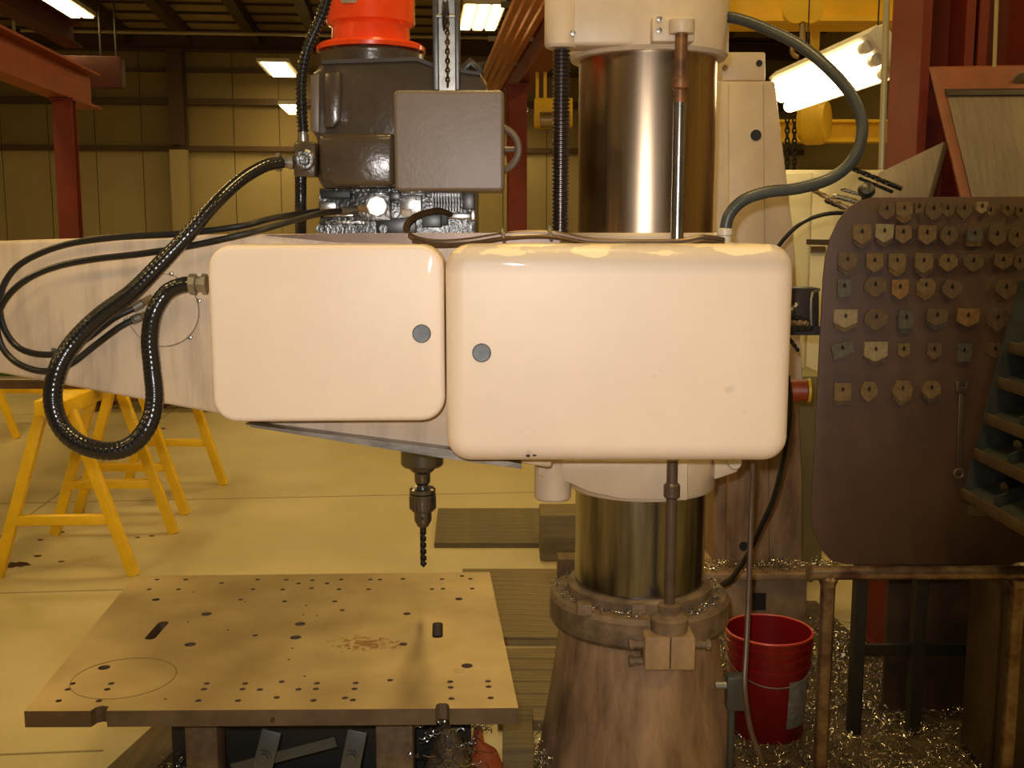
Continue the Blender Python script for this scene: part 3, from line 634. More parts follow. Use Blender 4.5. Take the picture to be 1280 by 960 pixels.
for px, py, r in ((660, 568, 0.006), (668, 566, 0.008)):
    q = P(px, py, 2.70); part('paint_chip', MB().lathe(q, [(0.001, -0.012), (r, -0.010), (r, 0.02)], (0, 1, 0), 7), 'dark', rc)
# --- column cap with its bosses
zk0 = zc(61, 3.215)
cap = part('column_cap', MB().lathe((CX, CY, 0), [(0.2, zk0), (0.235, zk0), (0.245, zk0 + 0.012), (0.245, zk0 + 0.20), (0.235, zk0 + 0.23), (0.05, zk0 + 0.26)], n=72), 'cream', rd)
bx = P(702, 30, 3.25).x; zq = zc(57, 3.2)
part('screw_boss', MB().lathe((bx, 3.25, 0), [(0.03, zq), (0.044, zq), (0.05, zq + 0.008), (0.05, zq + 0.15), (0.046, zq + 0.16), (0.02, zq + 0.165)], n=32), 'cream', cap)
part('cap_web', MB().box(bx, CX, 3.215, 3.33, zk0 + 0.01, zk0 + 0.175), 'cream', cap, bevel=0.012, seg=3)
part('boss_bolt', MB().lathe(P(716, 41, 3.2), [(0.003, -0.004), (0.008, -0.003), (0.008, 0.02)], (0, 1, 0), 12), 'fitting', cap)
# --- rod bracket on the cap
br = part('rod_bracket', MB().pprism([(815, 21), (868, 21), (868, 52), (815, 52)], 3.165, 3.24), 'cream', cap, bevel=0.006)
q = P(852, 30, 3.15); z_a, z_b = zc(41, 3.13), zc(22, 3.13)
rodx_t = q.x
part('rod_socket', MB().lathe((q.x, 3.15, 0), [(0.02, z_a), (0.034, z_a), (0.036, z_a + 0.004), (0.036, z_b - 0.004), (0.032, z_b), (0.01, z_b)], n=28), 'cream', rd)
for py in (23.5, 38):
    part('bracket_bolt', MB().lathe(P(824, py, 3.163), [(0.003, -0.006), (0.008, -0.005), (0.008, 0.01)], (0, 1, 0), 8), 'fitting', rd)
# --- vertical rod
r_top = Vector((rodx_t, 3.15, z_a + 0.02)); zmid = zc(128, 3.15); zbt = zc(575, 3.15); zend = zc(768, 3.15)
part('rod_upper', MB().cyl((rodx_t, 3.15, zmid), r_top, 0.018, n=20), 'rust', rd)
part('rod_shank', MB().cyl((rodx_t, 3.15, zbt), (rodx_t, 3.15, zmid), 0.0185, n=20), 'rodsteel', rd)
part('rod_lower', MB().cyl((rodx_t, 3.15, zend), (rodx_t, 3.15, zbt), 0.0165, n=20), 'brownrod', rd)
for py, h, r, m in ((98, 0.024, 0.025, 'rust'), (608, 0.035, 0.0245, 'brownrod')):
    zz = zc(py, 3.13); part('rod_collar', MB().lathe((rodx_t, 3.15, zz - h), [(0.018, -0.006), (r, 0), (r, h), (0.018, h + 0.006)], n=24), m, rd)
zcl0, zcl1 = zc(836, 3.1), zc(797, 3.1)
part('rod_footing', MB().lathe((rodx_t, 3.15, 0), [(0.055, zcl1), (0.058, zcl1 + 0.045), (0.045, zcl1 + 0.055), (0.034, zcl1 + 0.06), (0.034, zcl1 + 0.085), (0.02, zcl1 + 0.09)], n=32), 'flange', rd)
xl, xm, xr = P(806, 815, 3.09).x, P(838, 815, 3.09).x, P(869, 815, 3.09).x
for a, b in ((xl, xm - 0.001), (xm + 0.001, xr)):
    part('clamp_half', MB().box(a, b, 3.085, 3.2, zcl0, zcl1 + 0.005), 'stained', rd, bevel=0.006)
for sx, px, py in ((-1, 800, 806), (-1, 800, 826), (1, 874, 806)):
    q = P(px, py, 3.14); part('clamp_bolt', MB().lathe(q, [(0.012, -0.02), (0.012, 0.02), (0.017, 0.02), (0.017, 0.034)][::1], (sx, 0, 0), 10), 'flange', rd)
# --- elevating screw
zz0, zz1 = zc(300, 3.25), zc(57, 3.25); prof = []; pit = 0.0115; n = int((zz1 - zz0) / pit)
for k in range(n):
    z = zz0 + k * pit; prof += [(0.0205, z), (0.026, z + pit * 0.25), (0.026, z + pit * 0.5), (0.0205, z + pit * 0.75)]
part('elevating_screw', MB().lathe((bx, 3.25, 0), prof, n=24), 'screw', rd, ang=20)
part('screw_collar', MB().lathe((bx, 3.25, 0), [(0.033, zz0), (0.033, zz0 + 0.012), (0.022, zz0 + 0.014)], n=24), 'cream', rd)
# --- copper line along the top of the cover with its clips
pipe_px = [(563, 268, 3.17), (548, 263, 3.12), (520, 270, 3.05), (507, 284, 2.99), (516, 297, 2.93), (545, 303, 2.915), (585, 301, 2.91), (640, 293, 2.91), (690, 292, 2.91), (740, 301, 2.91), (800, 303, 2.91), (850, 302, 2.91), (880, 297, 2.91), (905, 301, 2.91)]
part('copper_line', MB().tube([P(*p) for p in pipe_px], 0.0085, n=10), 'pipebrown', rd)
part('copper_line', MB().tube([P(p[0], p[1] + 4, p[2] - 0.015) for p in pipe_px[4:]], 0.006, n=8), 'pipebrown', rd)
for px, py in ((629, 292), (688, 290)):
    part('line_clip', MB().torus(P(px, py + 2, 2.91), (1, 0, 0.15), 0.017, 0.005, 18, 8), 'fitting', rd)
# --- hose looping from the cap to the sleeve
hp = [(893, 22, 3.4), (915, 22, 3.36), (950, 33, 3.3), (1000, 57, 3.2), (1040, 90, 3.12), (1068, 125, 3.08), (1078, 160, 3.06), (1068, 197, 3.05), (1040, 222, 3.05), (1000, 235, 3.05), (960, 240, 3.05), (930, 250, 3.05), (912, 268, 3.05), (906, 290, 3.05)]
part('grey_hose', MB().tube([P(*p) for p in hp], 0.0165, n=14, rib=(0.012, 0.015), step=0.004), 'greyhose', rd)
part('hose_nipple', MB().lathe(P(897, 23, 3.37), [(0.012, -0.03), (0.027, -0.03), (0.027, 0.0), (0.02, 0.004), (0.02, 0.03)], (1, -0.2, 0), 20), 'greyhose', rd)
q = P(906, 300, 3.05)
part('hose_fitting', MB().lathe((q.x, q.y, q.z), [(0.03, -0.02), (0.03, -0.008), (0.018, -0.006), (0.018, 0.012), (0.022, 0.014), (0.022, 0.03), (0.014, 0.034)], n=16), 'white', rd)

# --- drill head on the arm
part('saddle_block', MB().box(P(398, 260, 3.22).x, P(594, 260, 3.22).x, 3.24, 3.56, zc(330, 3.3), zc(236, 3.3)), 'castmetal', rd, bevel=0.004)
part('head_casting', MB().pprism([(404, 78), (520, 74), (548, 84), (598, 92), (608, 104), (608, 236), (404, 236), (396, 222), (396, 172), (389, 164), (389, 92)], 3.20, 3.62), 'brown', rd, bevel=0.02, seg=3)
part('head_shoulder', MB().pprism([(397, 167), (494, 166), (494, 233), (416, 233), (398, 219)], 3.11, 3.24), 'brown', rd, bevel=0.018, seg=3)
part('side_rib', MB().pprism([(388, 94), (399, 92), (399, 166), (388, 164)], 3.17, 3.26), 'brownflat', rd, bevel=0.004)
part('casting_rib', MB().pprism([(404, 90), (426, 88), (426, 150), (416, 160), (404, 160)], 3.16, 3.24), 'brown', rd, bevel=0.008)
c = P(410, 212, 3.11); part('shoulder_screw', MB().lathe(c, [(0.002, -0.004), (0.006, -0.003), (0.006, 0.01)], (0, 1, 0), 10), 'dark', rd)
hc = part('head_cover', MB().pillow(P(492, 112, 3.03).x, P(630, 112, 3.03).x, zc(239, 3.03), zc(113, 3.03), 3.02, 3.21, 0.014, 0.010), 'brownflat', rd, ang=50, label='flat grey-brown cover box of the drill head')
# motor flange and motor
mc = P(464, 60, 3.42); zf = zc(66, 3.42)
part('gasket', MB().pprism([(402, 75), (520, 71), (550, 82), (600, 90), (600, 94), (550, 87), (520, 76), (402, 80)], 3.19, 3.62), 'dark', rd)
part('motor_seat', MB().lathe((mc.x, 3.42, zf), [(0.15, -0.055), (0.163, -0.05), (0.166, -0.012), (0.155, -0.002), (0.12, 0)], n=40), 'brown', rd)
mo = part('motor', MB().lathe((mc.x, 3.42, zf), [(0.14, -0.001), (0.166, 0.0), (0.167, 0.012), (0.158, 0.02), (0.12, 0.024), (0.118, 0.07), (0.124, 0.078), (0.134, 0.082), (0.135, 0.20), (0.13, 0.30), (0.05, 0.32)], n=48), 'orange', rd)
for k in range(10):
    t = 2 * PI * k / 10 + 0.3; part('flange_bolt', MB().lathe((mc.x + 0.15 * math.cos(t), 3.42 + 0.15 * math.sin(t), zf - 0.03), [(0.009, 0), (0.009, 0.035), (0.004, 0.037)], n=8), 'brown', mo)
q = P(439, 2, 3.29); part('rating_plate', MB().box(q.x - 0.03, q.x + 0.03, 3.288, 3.296, q.z - 0.004, q.z + 0.05), 'brass', mo)
# chain rail
xa, xb = P(541, 50, 3.12).x, P(574, 50, 3.12).x; zr0, zr1 = zc(114, 3.14), zc(-50, 3.14)
rail = part('counterweight_rail', MB().box(xa + 0.016, xb - 0.012, 3.14, 3.17, zr0, zr1), 'fitting', rd)
part('rail_side', MB().box(xa, xa + 0.016, 3.115, 3.2, zr0, zr1), 'darksteel', rail, bevel=0.002)
part('rail_side', MB().box(xb - 0.012, xb, 3.115, 3.2, zr0, zr1), 'darksteel', rail, bevel=0.002)
q = P(557, 20, 3.12)
part('chain_pulley', MB().lathe(q + Vector((-0.009, 0, 0)), [(0.03, 0), (0.043, 0.002), (0.036, 0.009), (0.043, 0.016), (0.03, 0.018)], (1, 0, 0), 24), 'darksteel', rd)
part('pulley_pin', MB().cyl(q + Vector((-0.026, 0, 0)), q + Vector((0.026, 0, 0)), 0.006, n=10), 'fitting', rd)
part('lift_chain', chain(Vector((q.x + 0.006, 3.085, q.z)), Vector((q.x + 0.006, 3.085, zr0)), 0.016, 0.003), 'screw', rd)
# pipes behind the head cover
part('relief_tube', MB().tube([P(578, 110, 3.3), P(578, 88, 3.3), P(588, 78, 3.3), P(598, 86, 3.3), P(600, 112, 3.3)], 0.014, n=10), 'darksteel', rd)
part('oil_line', MB().tube([P(583, 114, 3.22), P(585, 96, 3.22), P(600, 94, 3.22), P(607, 104, 3.22), P(607, 114, 3.22)], 0.004, n=6), 'brass', rd)
c = P(622, 187, 3.3)
part('hand_wheel', MB().torus(c, (0.25, 1, 0), 0.064, 0.011, 40, 8), 'brownflat', rd)
part('wheel_spoke', MB().cyl(c - Vector((0.06, 0, 0)), c + Vector((0.06, 0, 0)), 0.008, n=8), 'brownflat', rd)
# machinery between head and arm
Yg = 3.235
def disc(px, py, r, m, th=0.02, Y=Yg):
    q = P(px, py, Y); part('bearing_cap', MB().lathe(q, [(r * 0.3, -th - 0.003), (r * 0.55, -th - 0.003), (r * 0.6, -th + 0.003), (r * 0.8, -th + 0.003), (r * 0.85, -th), (r, -th), (r, 0.0)], (0, 1, 0), 28), m, rd)
for px, py, r in ((419, 287, 0.028), (401, 286, 0.012), (441, 286, 0.013), (567, 285, 0.028), (521, 249, 0.008), (515, 266, 0.012), (480, 286, 0.012), (405, 247, 0.012)): disc(px, py, r, 'castmetal')
def blk(px0, py0, px1, py1, th, m, name='valve_block', bev=0.003):
    return part(name, MB().box(P(px0, 0, Yg - th).x * 0 + P(px0, (py0 + py1) / 2, Yg - th).x, P(px1, (py0 + py1) / 2, Yg - th).x, Yg - th, Yg + 0.01, zc(py1, Yg - th), zc(py0, Yg - th)), m, rd, bevel=bev)
blk(400, 238, 438, 248, 0.03, 'black'); blk(398, 252, 420, 262, 0.03, 'steel'); blk(404, 266, 442, 271, 0.03, 'steel', 'cover_strip'); blk(399, 275, 456, 281, 0.02, 'castmetal', 'cover_strip')
blk(443, 240, 488, 276, 0.045, 'castmetal'); blk(486, 240, 500, 250, 0.05, 'darksteel'); blk(500, 244, 527, 268, 0.02, 'steel'); blk(502, 262, 515, 271, 0.03, 'cream')
blk(470, 272, 520, 292, 0.012, 'darksteel'); blk(531, 238, 577, 247, 0.03, 'castmetal')
for k in range(10):
    x = 540 + k * 3.6; blk(x, 238, x + 2.2, 264, 0.055, 'castmetal', 'cooling_fin', 0)
blk(578, 240, 593, 262, 0.02, 'darksteel'); blk(560, 266, 588, 274, 0.03, 'steel'); blk(588, 262, 594, 276, 0.04, 'steel'); blk(549, 262, 560, 282, 0.04, 'black'); blk(527, 268, 551, 284, 0.06, 'strap', 'limit_switch')
q = P(473, 258, Yg - 0.05)
part('white_plug', MB().lathe(q, [(0.004, -0.036), (0.028, -0.036), (0.031, -0.033), (0.031, 0.0)], (0, 1, 0), 8), 'whitesteel', rd, ang=20)
# junction block with conduits
jb = part('junction_block', MB().pprism([(367, 177), (394, 177), (394, 221), (367, 221)], 3.10, 3.17), 'brown', rd, bevel=0.006)
c = P(381, 200, 3.10); part('junction_cap', MB().lathe(c, [(0.004, -0.014), (0.012, -0.014), (0.016, -0.006), (0.024, -0.006), (0.030, 0.0)], (0, 1, 0), 24), 'castmetal', jb)
part('upper_fitting', MB().lathe(P(379, 177, 3.13), [(0.016, 0), (0.016, 0.02), (0.013, 0.022), (0.013, 0.04)], n=12), 'fitting', rd)
up = [(379, 165, 3.13), (377, 135, 3.13), (377, 100, 3.13), (383, 65, 3.13), (394, 38, 3.13), (405, 12, 3.13), (412, -20, 3.13), (414, -60, 3.13)]
part('ribbed_conduit', MB().tube([P(*p) for p in up], 0.0145, n=14, rib=(0.0125, 0.10), step=0.003), 'conduit', rd, label='ribbed black conduit rising beside the motor')
part('drop_tube', MB().tube([P(376, 221, 3.14), P(376, 260, 3.14), P(376, 300, 3.2)], 0.0165, n=14, rib=(0.01, 0.03), step=0.004), 'conduit', rd)
part('side_fitting', MB().lathe(P(367, 203, 3.12), [(0.012, -0.005), (0.02, 0), (0.02, 0.014), (0.016, 0.016), (0.016, 0.034), (0.026, 0.036), (0.026, 0.05)], (-1, 0, 0), 12), 'fitting', rd)
# the big black hose and its loop
bh = [(352, 203, 3.10), (330, 208, 3.06), (300, 226, 3.0), (270, 254, 2.93), (235, 293, 2.89), (200, 330, 2.87), (165, 365, 2.86), (125, 395, 2.86), (92, 428, 2.85), (72, 462, 2.83), (66, 500, 2.82), (76, 533, 2.81), (100, 555, 2.80), (135, 564, 2.80), (165, 556, 2.81), (185, 532, 2.82), (193, 500, 2.84), (190, 460, 2.85), (187, 425, 2.85), (192, 392, 2.85), (207, 367, 2.86), (225, 357, 2.86), (240, 355, 2.86)]
part('black_hose', MB().tube([P(*p) for p in bh], lambda t: 0.0175 + 0.0075 * min(1, max(0, (t - 0.12) / 0.3)) - 0.004 * max(0, (t - 0.72) / 0.28), n=18, rib=(0.014, 0.014), step=0.0035), 'conduit', rd, label='thick glossy black hose hanging in a loop')
part('hose_end_fitting', MB().lathe(P(237, 355, 2.86), [(0.018, 0), (0.027, 0.001), (0.027, 0.018), (0.02, 0.02), (0.02, 0.032), (0.027, 0.034), (0.027, 0.046), (0.016, 0.048)], (1, 0.0, 0), 8), 'fitting', rd, ang=20)
# two thin hoses
ha = [(398, 264, 3.14), (345, 272, 3.0), (300, 283, 2.93), (227, 292, 2.92), (142, 297, 2.92), (81, 306, 2.92), (35, 324, 2.92), (11, 345, 2.91), (0, 373, 2.90), (3, 405, 2.90), (18, 430, 2.90), (39, 441, 2.90), (71, 442, 2.91), (106, 425, 2.91), (142, 398, 2.91), (168, 385, 2.92)]
hb_ = [(442, 262, 3.16), (400, 267, 3.06), (345, 282, 2.96), (300, 294, 2.91), (234, 308, 2.90), (177, 317, 2.90), (117, 324, 2.90), (71, 333, 2.90), (35, 348, 2.89), (8, 372, 2.88), (-4, 400, 2.88), (0, 428, 2.88), (14, 448, 2.88), (35, 460, 2.88), (60, 464, 2.89), (88, 455, 2.90), (117, 433, 2.91), (149, 409, 2.91), (168, 399, 2.92)]
part('thin_hose', MB().tube([P(*p) for p in ha], 0.0088, n=10, step=0.015), 'rubber', rd)
part('thin_hose', MB().tube([P(*p) for p in hb_], 0.0088, n=10, step=0.015), 'rubber', rd)
for a, b in (((166, 386), (186, 374)), ((164, 401), (184, 393))):
    p0, p1 = P(*a, 2.92), P(*b, 2.945); d = p1 - p0
    part('hose_ferrule', MB().cyl(p0, p0 + d * 0.55, 0.0125, n=12), 'fitting', rd)
    part('hose_nut', MB().cyl(p0 + d * 0.6, p1 + d * 0.3, 0.0115, n=6), 'brass', rd, ang=20)
part('hose_ferrule', MB().cyl(P(425, 264, 3.12), P(445, 262, 3.165), 0.012, n=12), 'fitting', rd)
part('hose_nut', MB().cyl(P(445, 262, 3.165), P(464, 260, 3.175), 0.011, n=6), 'brass', rd, ang=20)
q = P(79, 441, 2.80); part('hose_tie', MB().torus(P(78, 443, 2.865), (P(92, 428, 2.85) - P(66, 470, 2.83)), 0.028, 0.004, 20, 6), 'greyhose', rd)
# spindle below the arm
SX, SY = P(528, 590, 3.38).x, 3.38
zz = lambda py: zc(py, 3.36)
part('quill', MB().lathe((SX, SY, 0), [(0.068, zz(560)), (0.068, zz(581)), (0.062, zz(584))][::-1], n=40), 'chuck', rd)
part('spindle', MB().lathe((SX, SY, 0), [(0.02, zz(615)), (0.018, zz(608)), (0.025, zz(604)), (0.026, zz(593)), (0.036, zz(590)), (0.04, zz(588)), (0.042, zz(582))], n=32), 'chuck', rd)
ck = thing('drill_chuck', (SX, SY, zz(663)), 'black steel keyed drill chuck on the spindle under the arm', 'chuck')
part('body', MB().lathe((SX, SY, 0), [(0.012, zz(661)), (0.017, zz(660)), (0.028, zz(652)), (0.0285, zz(641)), (0.036, zz(639)), (0.037, zz(634))], n=32), 'chuck', ck)
part('sleeve', MB().lathe((SX, SY, 0), [(0.036, zz(640)), (0.041, zz(637)), (0.042, zz(622)), (0.042, zz(619))], n=36), 'chuck', ck)
part('upper_ring', MB().lathe((SX, SY, 0), [(0.042, zz(617.5)), (0.042, zz(613)), (0.036, zz(611)), (0.024, zz(612))], n=36), 'chuck', ck)
for k in range(18):
    t = 2 * PI * k / 18; part('gear_tooth', MB().obox((SX + 0.041 * math.cos(t), SY + 0.041 * math.sin(t), (zz(637) + zz(622)) / 2), (0.002 * math.cos(t), 0.002 * math.sin(t), 0), (-0.0035 * math.sin(t), 0.0035 * math.cos(t), 0), (0, 0, (zz(622) - zz(637)) / 2)), 'chuck', ck)
part('key_hole', MB().cyl((SX + 0.001, SY - 0.030, zz(647.5)), (SX + 0.001, SY - 0.02, zz(647.5)), 0.006, n=12), 'black', ck)
def twist(p0, p1, r, turns, n=60, shank=0.25):
    """twist drill: two-fluted section turned along the axis, point at p0"""
    p0, p1 = Vector(p0), Vector(p1); a, b, d = basis(p1 - p0); mb = MB(); v = []; f = []; m = 16; L = (p1 - p0).length
    for i in range(n + 1):
        t = i / n; ph = turns * 2 * PI * min(t, 1 - shank); tip = min(1, t * L / (r * 1.1) + 0.05)
        for k in range(m):
            q = 2 * PI * k / m; fl2 = 1.0 if t > 1 - shank else (0.52 if (math.cos(2 * q) < -0.15) else 1.0)
            v.append(p0 + d * (L * t) + (a * math.cos(q + ph) + b * math.sin(q + ph)) * r * fl2 * tip)
    for i in range(n):
        for k in range(m): f.append((i * m + k, i * m + (k + 1) % m, (i + 1) * m + (k + 1) % m, (i + 1) * m + k))
    f += [tuple(range(m - 1, -1, -1)), tuple(range(n * m, n * m + m))]
    return mb.add(v, f)
solo('twist_drill', twist((SX, SY, zz(712)), (SX, SY, zz(660)), 0.0105, 3.2, shank=0.12), 'bit', 'dark twist drill held in the chuck above the plate', 'drill bit', ang=40)
# ============================================================ DRILLED PLATE ON ITS STAND
TZ, TH = 0.58, 0.043
pat = PZ(458, 804, TZ); PATCH = (0, 0)
outer_px = [(30, 889), (113, 888.6), (120, 884), (128, 882), (136, 883), (133, 888.5), (544, 885.8), (545, 881), (549, 879), (558, 879), (561, 881), (562, 885.6), (648, 885), (612, 715), (168, 720)]
outer = [PZ(a, b, TZ) for a, b in outer_px]
hl = [(698,87,1),(826,87,1),(663,130,1),(793,130,1),(693,176,2),(985,102,1),(1145,87,1),(1273,88,1),(1125,130,1),(1257,131,1),(860,142,0),(1070,176,1),(1090,186,0),(1265,184,1),(918,240,3),(836,275,0),(1013,310,0),(1134,335,1),(846,375,3),(463,478,3),(323,549,1),(302,575,1),(495,549,1),(477,575,1),(261,626,1),(440,626,1),(735,618,0),(919,549,1),(907,574,1),(1090,549,1),(1078,574,1),(1155,576,1),(1252,541,1),(882,625,1),(1058,625,1),(1230,611,1)]
hr = [(118,104,1),(180,90,1),(245,104,1),(308,87,1),(176,125,1),(298,130,1),(437,87,1),(480,87,1),(430,130,1),(582,84,1),(756,85,1),(845,71,1),(882,84,1),(711,129,1),(760,128,1),(890,127,1),(831,173,2),(279,184,1),(152,202,0),(312,223,1),(138,242,0),(200,248,0),(125,284,3),(105,344,3),(600,239,2),(90,392,0),(75,443,0),(342,393,0),(583,374,2),(867,470,3),(145,517,0),(43,541,1),(200,548,1),(372,547,1),(118,575,1),(195,573,1),(367,573,1),(20,611,1),(184,624,1),(325,613,1),(360,622,1),(525,534,1),(792,541,1),(960,539,1),(794,566,1),(963,563,1),(798,616,1),(972,613,1)]
RAD = [0.0042, 0.0085, 0.0125, 0.0165]
holes = []; used = []
for ox, lst in ((0, hl), (340, hr)):
    for x, y, k in lst:
        c = PZ(ox + x / 3.556, 700 + y / 3.556, TZ); r = RAD[k]
        if any((c - u).length < r + ur + 0.003 for u, ur in used): continue
        used.append((c, r)); n = 8 if k == 0 else 12
        holes.append([c + Vector((math.cos(2 * PI * j / n) * r, math.sin(2 * PI * j / n) * r, 0)) for j in range(n)])
for a, b, r in (((188, 797), (204, 779), 0.016), ((547, 795), (547, 780), 0.016)):
    p, q = PZ(*a, TZ), PZ(*b, TZ); d = (q - p).normalized(); s_ = Vector((-d.y, d.x, 0)); lp = []
    for j in range(9): t = PI * j / 8; lp.append(q + s_ * -r * math.cos(t) * -1 + d * r * math.sin(t))
    for j in range(9): t = PI * j / 8; lp.append(p - s_ * r * math.cos(t) - d * r * math.sin(t))
    holes.append(lp)
mbp = MB().holed(outer, holes, (0, 0, -TH)); bb = mbp.base(); PATCH = (pat.x - bb.x, pat.y - bb.y)
dp = solo('drilled_plate', mbp, node_mat_plate(), 'thick drilled steel plate with slots, lying under the drill bit', 'plate', ang=30)
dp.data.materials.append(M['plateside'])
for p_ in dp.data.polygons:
    if abs(p_.normal.z) < 0.5: p_.material_index = 1  # brown plate edges; on hole walls the same brown paints in their shade
ring_m = mat('scribed_line', (0.10, 0.075, 0.04), 0.5, 0.3)
c = PZ(155, 847, TZ + 0.0004); e0 = abs(PZ(218, 847, TZ).x - c.x)
part('scribed_ring', MB().torus(c, (0, 0, 1), e0, 0.0009, 64, 4), ring_m, dp)
c = PZ(340 + 833 / 3.556, 700 + 491 / 3.556, TZ)
part('hole_plug', MB().lathe(c - Vector((0, 0, 0.006)), [(0.016, 0), (0.0165, 0.0065), (0.003, 0.0068)], n=20), 'brass', dp)
c = P(340, 901, 2.566)
part('edge_hole', MB().cyl(c - Vector((0, 0.001, 0)), c + Vector((0, 0.01, 0)), 0.005, n=14), 'dark', dp)

st = thing('plate_stand', (-0.6, 3.1, 0), 'dark welded steel stand carrying the drilled plate', 'stand')
zt_ = TZ - TH
for i, (a, b) in enumerate(((232, 272), (470, 516))):
    x0_, x1_ = P(a, 940, 2.72).x, P(b, 940, 2.72).x
    for y in (2.72, 3.5): part('leg', MB().box(x0_, x1_, y, y + 0.08, 0, zt_ - 0.055), 'timber', st, bevel=0.003)
for y in (2.76, 3.1, 3.5): part('cross_rail', MB().box(-1.1, -0.12, y + 0.05, y + 0.15, zt_ - 0.055, zt_), 'black', st)
for x in (-1.05, -0.55, -0.16): part('side_rail', MB().box(x - 0.03, x + 0.03, 2.86, 3.62, zt_ - 0.11, zt_ - 0.056), 'black', st)
part('back_panel', MB().box(-1.0, -0.12, 3.0, 3.02, 0.02, zt_ - 0.12), 'black', st)
part('lower_tray', MB().box(-1.02, -0.1, 2.82, 2.99, 0.18, 0.2), 'dark', st)
for px0, px1 in ((322, 340), (433, 447)):
    a = P(px0, 985, 2.69); b = P(px1, 913, 2.70)
    s_ = part('strap', MB().bar(a, b, 0.012, 0.052, (1, 0, 0)), 'strap', st, bevel=0.002)
    q = P((px0 + px1) / 2 - 1, 946, 2.685)
    part('strap_bolt', MB().lathe(q, [(0.003, -0.012), (0.012, -0.011), (0.012, 0.0), (0.018, 0.0), (0.018, 0.008)], (0, 1, 0), 6), 'strap', s_, ang=20)
part('brace', MB().bar(P(290, 960, 2.78), P(420, 926, 2.80), 0.012, 0.03), 'strap', st)
a, b = PZ(150, 985, 0.03), PZ(232, 905, 0.03)
solo('timber_beam', MB().bar(a, b, 0.16, 0.06), 'timber', 'brown timber runner on the floor under the plate, left end', 'timber', bevel=0.004)
q = P(596, 944, 3.0)
solo('oil_can', MB().lathe((q.x, 3.1, 0), [(0.07, 0.0), (0.075, 0.01), (0.075, 0.16), (0.06, 0.2), (0.02, 0.23), (0.012, 0.28)], n=28), 'redorange', 'orange can on the floor below the right end of the plate', 'can')
q = PZ(640, 930, 0)
solo('timber_block', MB().box(-0.03, 0.07, 3.2, 3.5, 0, 0.16), 'wood', 'oily wooden block below the right corner of the plate', 'block', bevel=0.006)

# ============================================================ SECOND MACHINE, CABINETS BEHIND
sm = thing('machine_column', P(950, 760, 4.95), 'second cream machine column with an oil-stained foot behind the drill column', 'machine')
part('column_body', MB().pprism([(900, 101), (969, 101), (992, 290), (1004, 470), (1004, 480), (893, 480), (893, 101)], 4.85, 5.35), 'cream', sm, bevel=0.012)
part('face_strip', MB().pprism([(911, 103), (955, 103), (958, 478), (911, 478)], 4.83, 4.87), 'cream', sm, bevel=0.01)
part('column_top', MB().pprism([(903, 65), (957, 65), (957, 101), (903, 101)], 4.86, 5.2), 'cream', sm, bevel=0.008)
part('body_foot', MB().pprism([(893, 480), (997, 480), (1003, 600), (1003, 708), (893, 708)], 4.84, 5.35), 'stained2', sm, bevel=0.012)
part('front_rib', MB().pprism([(912, 480), (962, 480), (962, 708), (908, 708)], 4.80, 4.86), 'stained2', sm, bevel=0.01)
zt2 = P(950, 709, 4.8).z
part('foot_flange', MB().box(P(885, 709, 4.8).x - 0.4, P(1008, 709, 4.8).x, 4.7, 5.4, zt2 - 0.03, zt2), 'stained', sm, bevel=0.006)
part('foot_block', MB().box(P(885, 740, 4.78).x - 0.4, P(1006, 740, 4.78).x, 4.74, 5.4, 0, zt2 - 0.03), 'stained', sm, bevel=0.01)
for px, py, Y, r in ((945, 169, 4.828, 0.024), (949, 79, 4.858, 0.014), (930, 683, 4.798, 0.022)):
    part('bore_hole', MB().lathe(P(px, py, Y), [(0.002, -0.001), (r, -0.0015), (r, 0.004)], (0, 1, 0), 24), 'black', sm)
q = P(949, 752, 4.738); part('foot_recess', MB().box(q.x - 0.03, q.x + 0.03, 4.736, 4.745, q.z - 0.04, q.z + 0.04), 'black', sm)
part('top_bolt', MB().lathe(P(906, 85, 4.855), [(0.003, -0.01), (0.012, -0.01), (0.012, 0.005)], (0, 1, 0), 12), 'brass', sm)
cb = thing('tall_cabinet', (1.9, 6.3, 0), 'pale cream tall cabinet behind the second machine and tool board', 'cabinet')
xa, xb = P(962, 300, 6.0).x, P(1125, 300, 6.0).x
part('body', MB().box(xa, xb, 6.02, 6.6, 0, zc(212, 6.0)), 'pale', cb, bevel=0.01)
xm = P(1012, 300, 6.0).x
for a, b in ((xa + 0.01, xm - 0.006), (xm + 0.006, xb - 0.01)):
    d_ = part('door', MB().box(a, b, 6.0, 6.025, 0.06, zc(216, 6.0)), 'pale', cb, bevel=0.004)
    part('handle', MB().box(b - 0.06, b - 0.04, 5.97, 6.0, 1.3, 1.42), 'fitting', d_, bevel=0.003)
part('label_holder', MB().box(P(1014, 312, 5.99).x, P(1032, 312, 5.99).x, 5.985, 6.0, zc(316, 5.99), zc(308, 5.99)), 'lip', cb)
oc = thing('low_cabinet', (1.45, 5.5, 0), 'olive cabinet standing between the second machine and the tool board', 'cabinet')
part('body', MB().box(P(975, 600, 5.35).x, P(1032, 600, 5.35).x, 5.35, 5.75, 0.04, zc(470, 5.35)), 'olive', oc, bevel=0.01)
part('plinth', MB().box(P(980, 600, 5.35).x, P(1030, 600, 5.35).x, 5.38, 5.72, 0, 0.04), 'dark', oc)
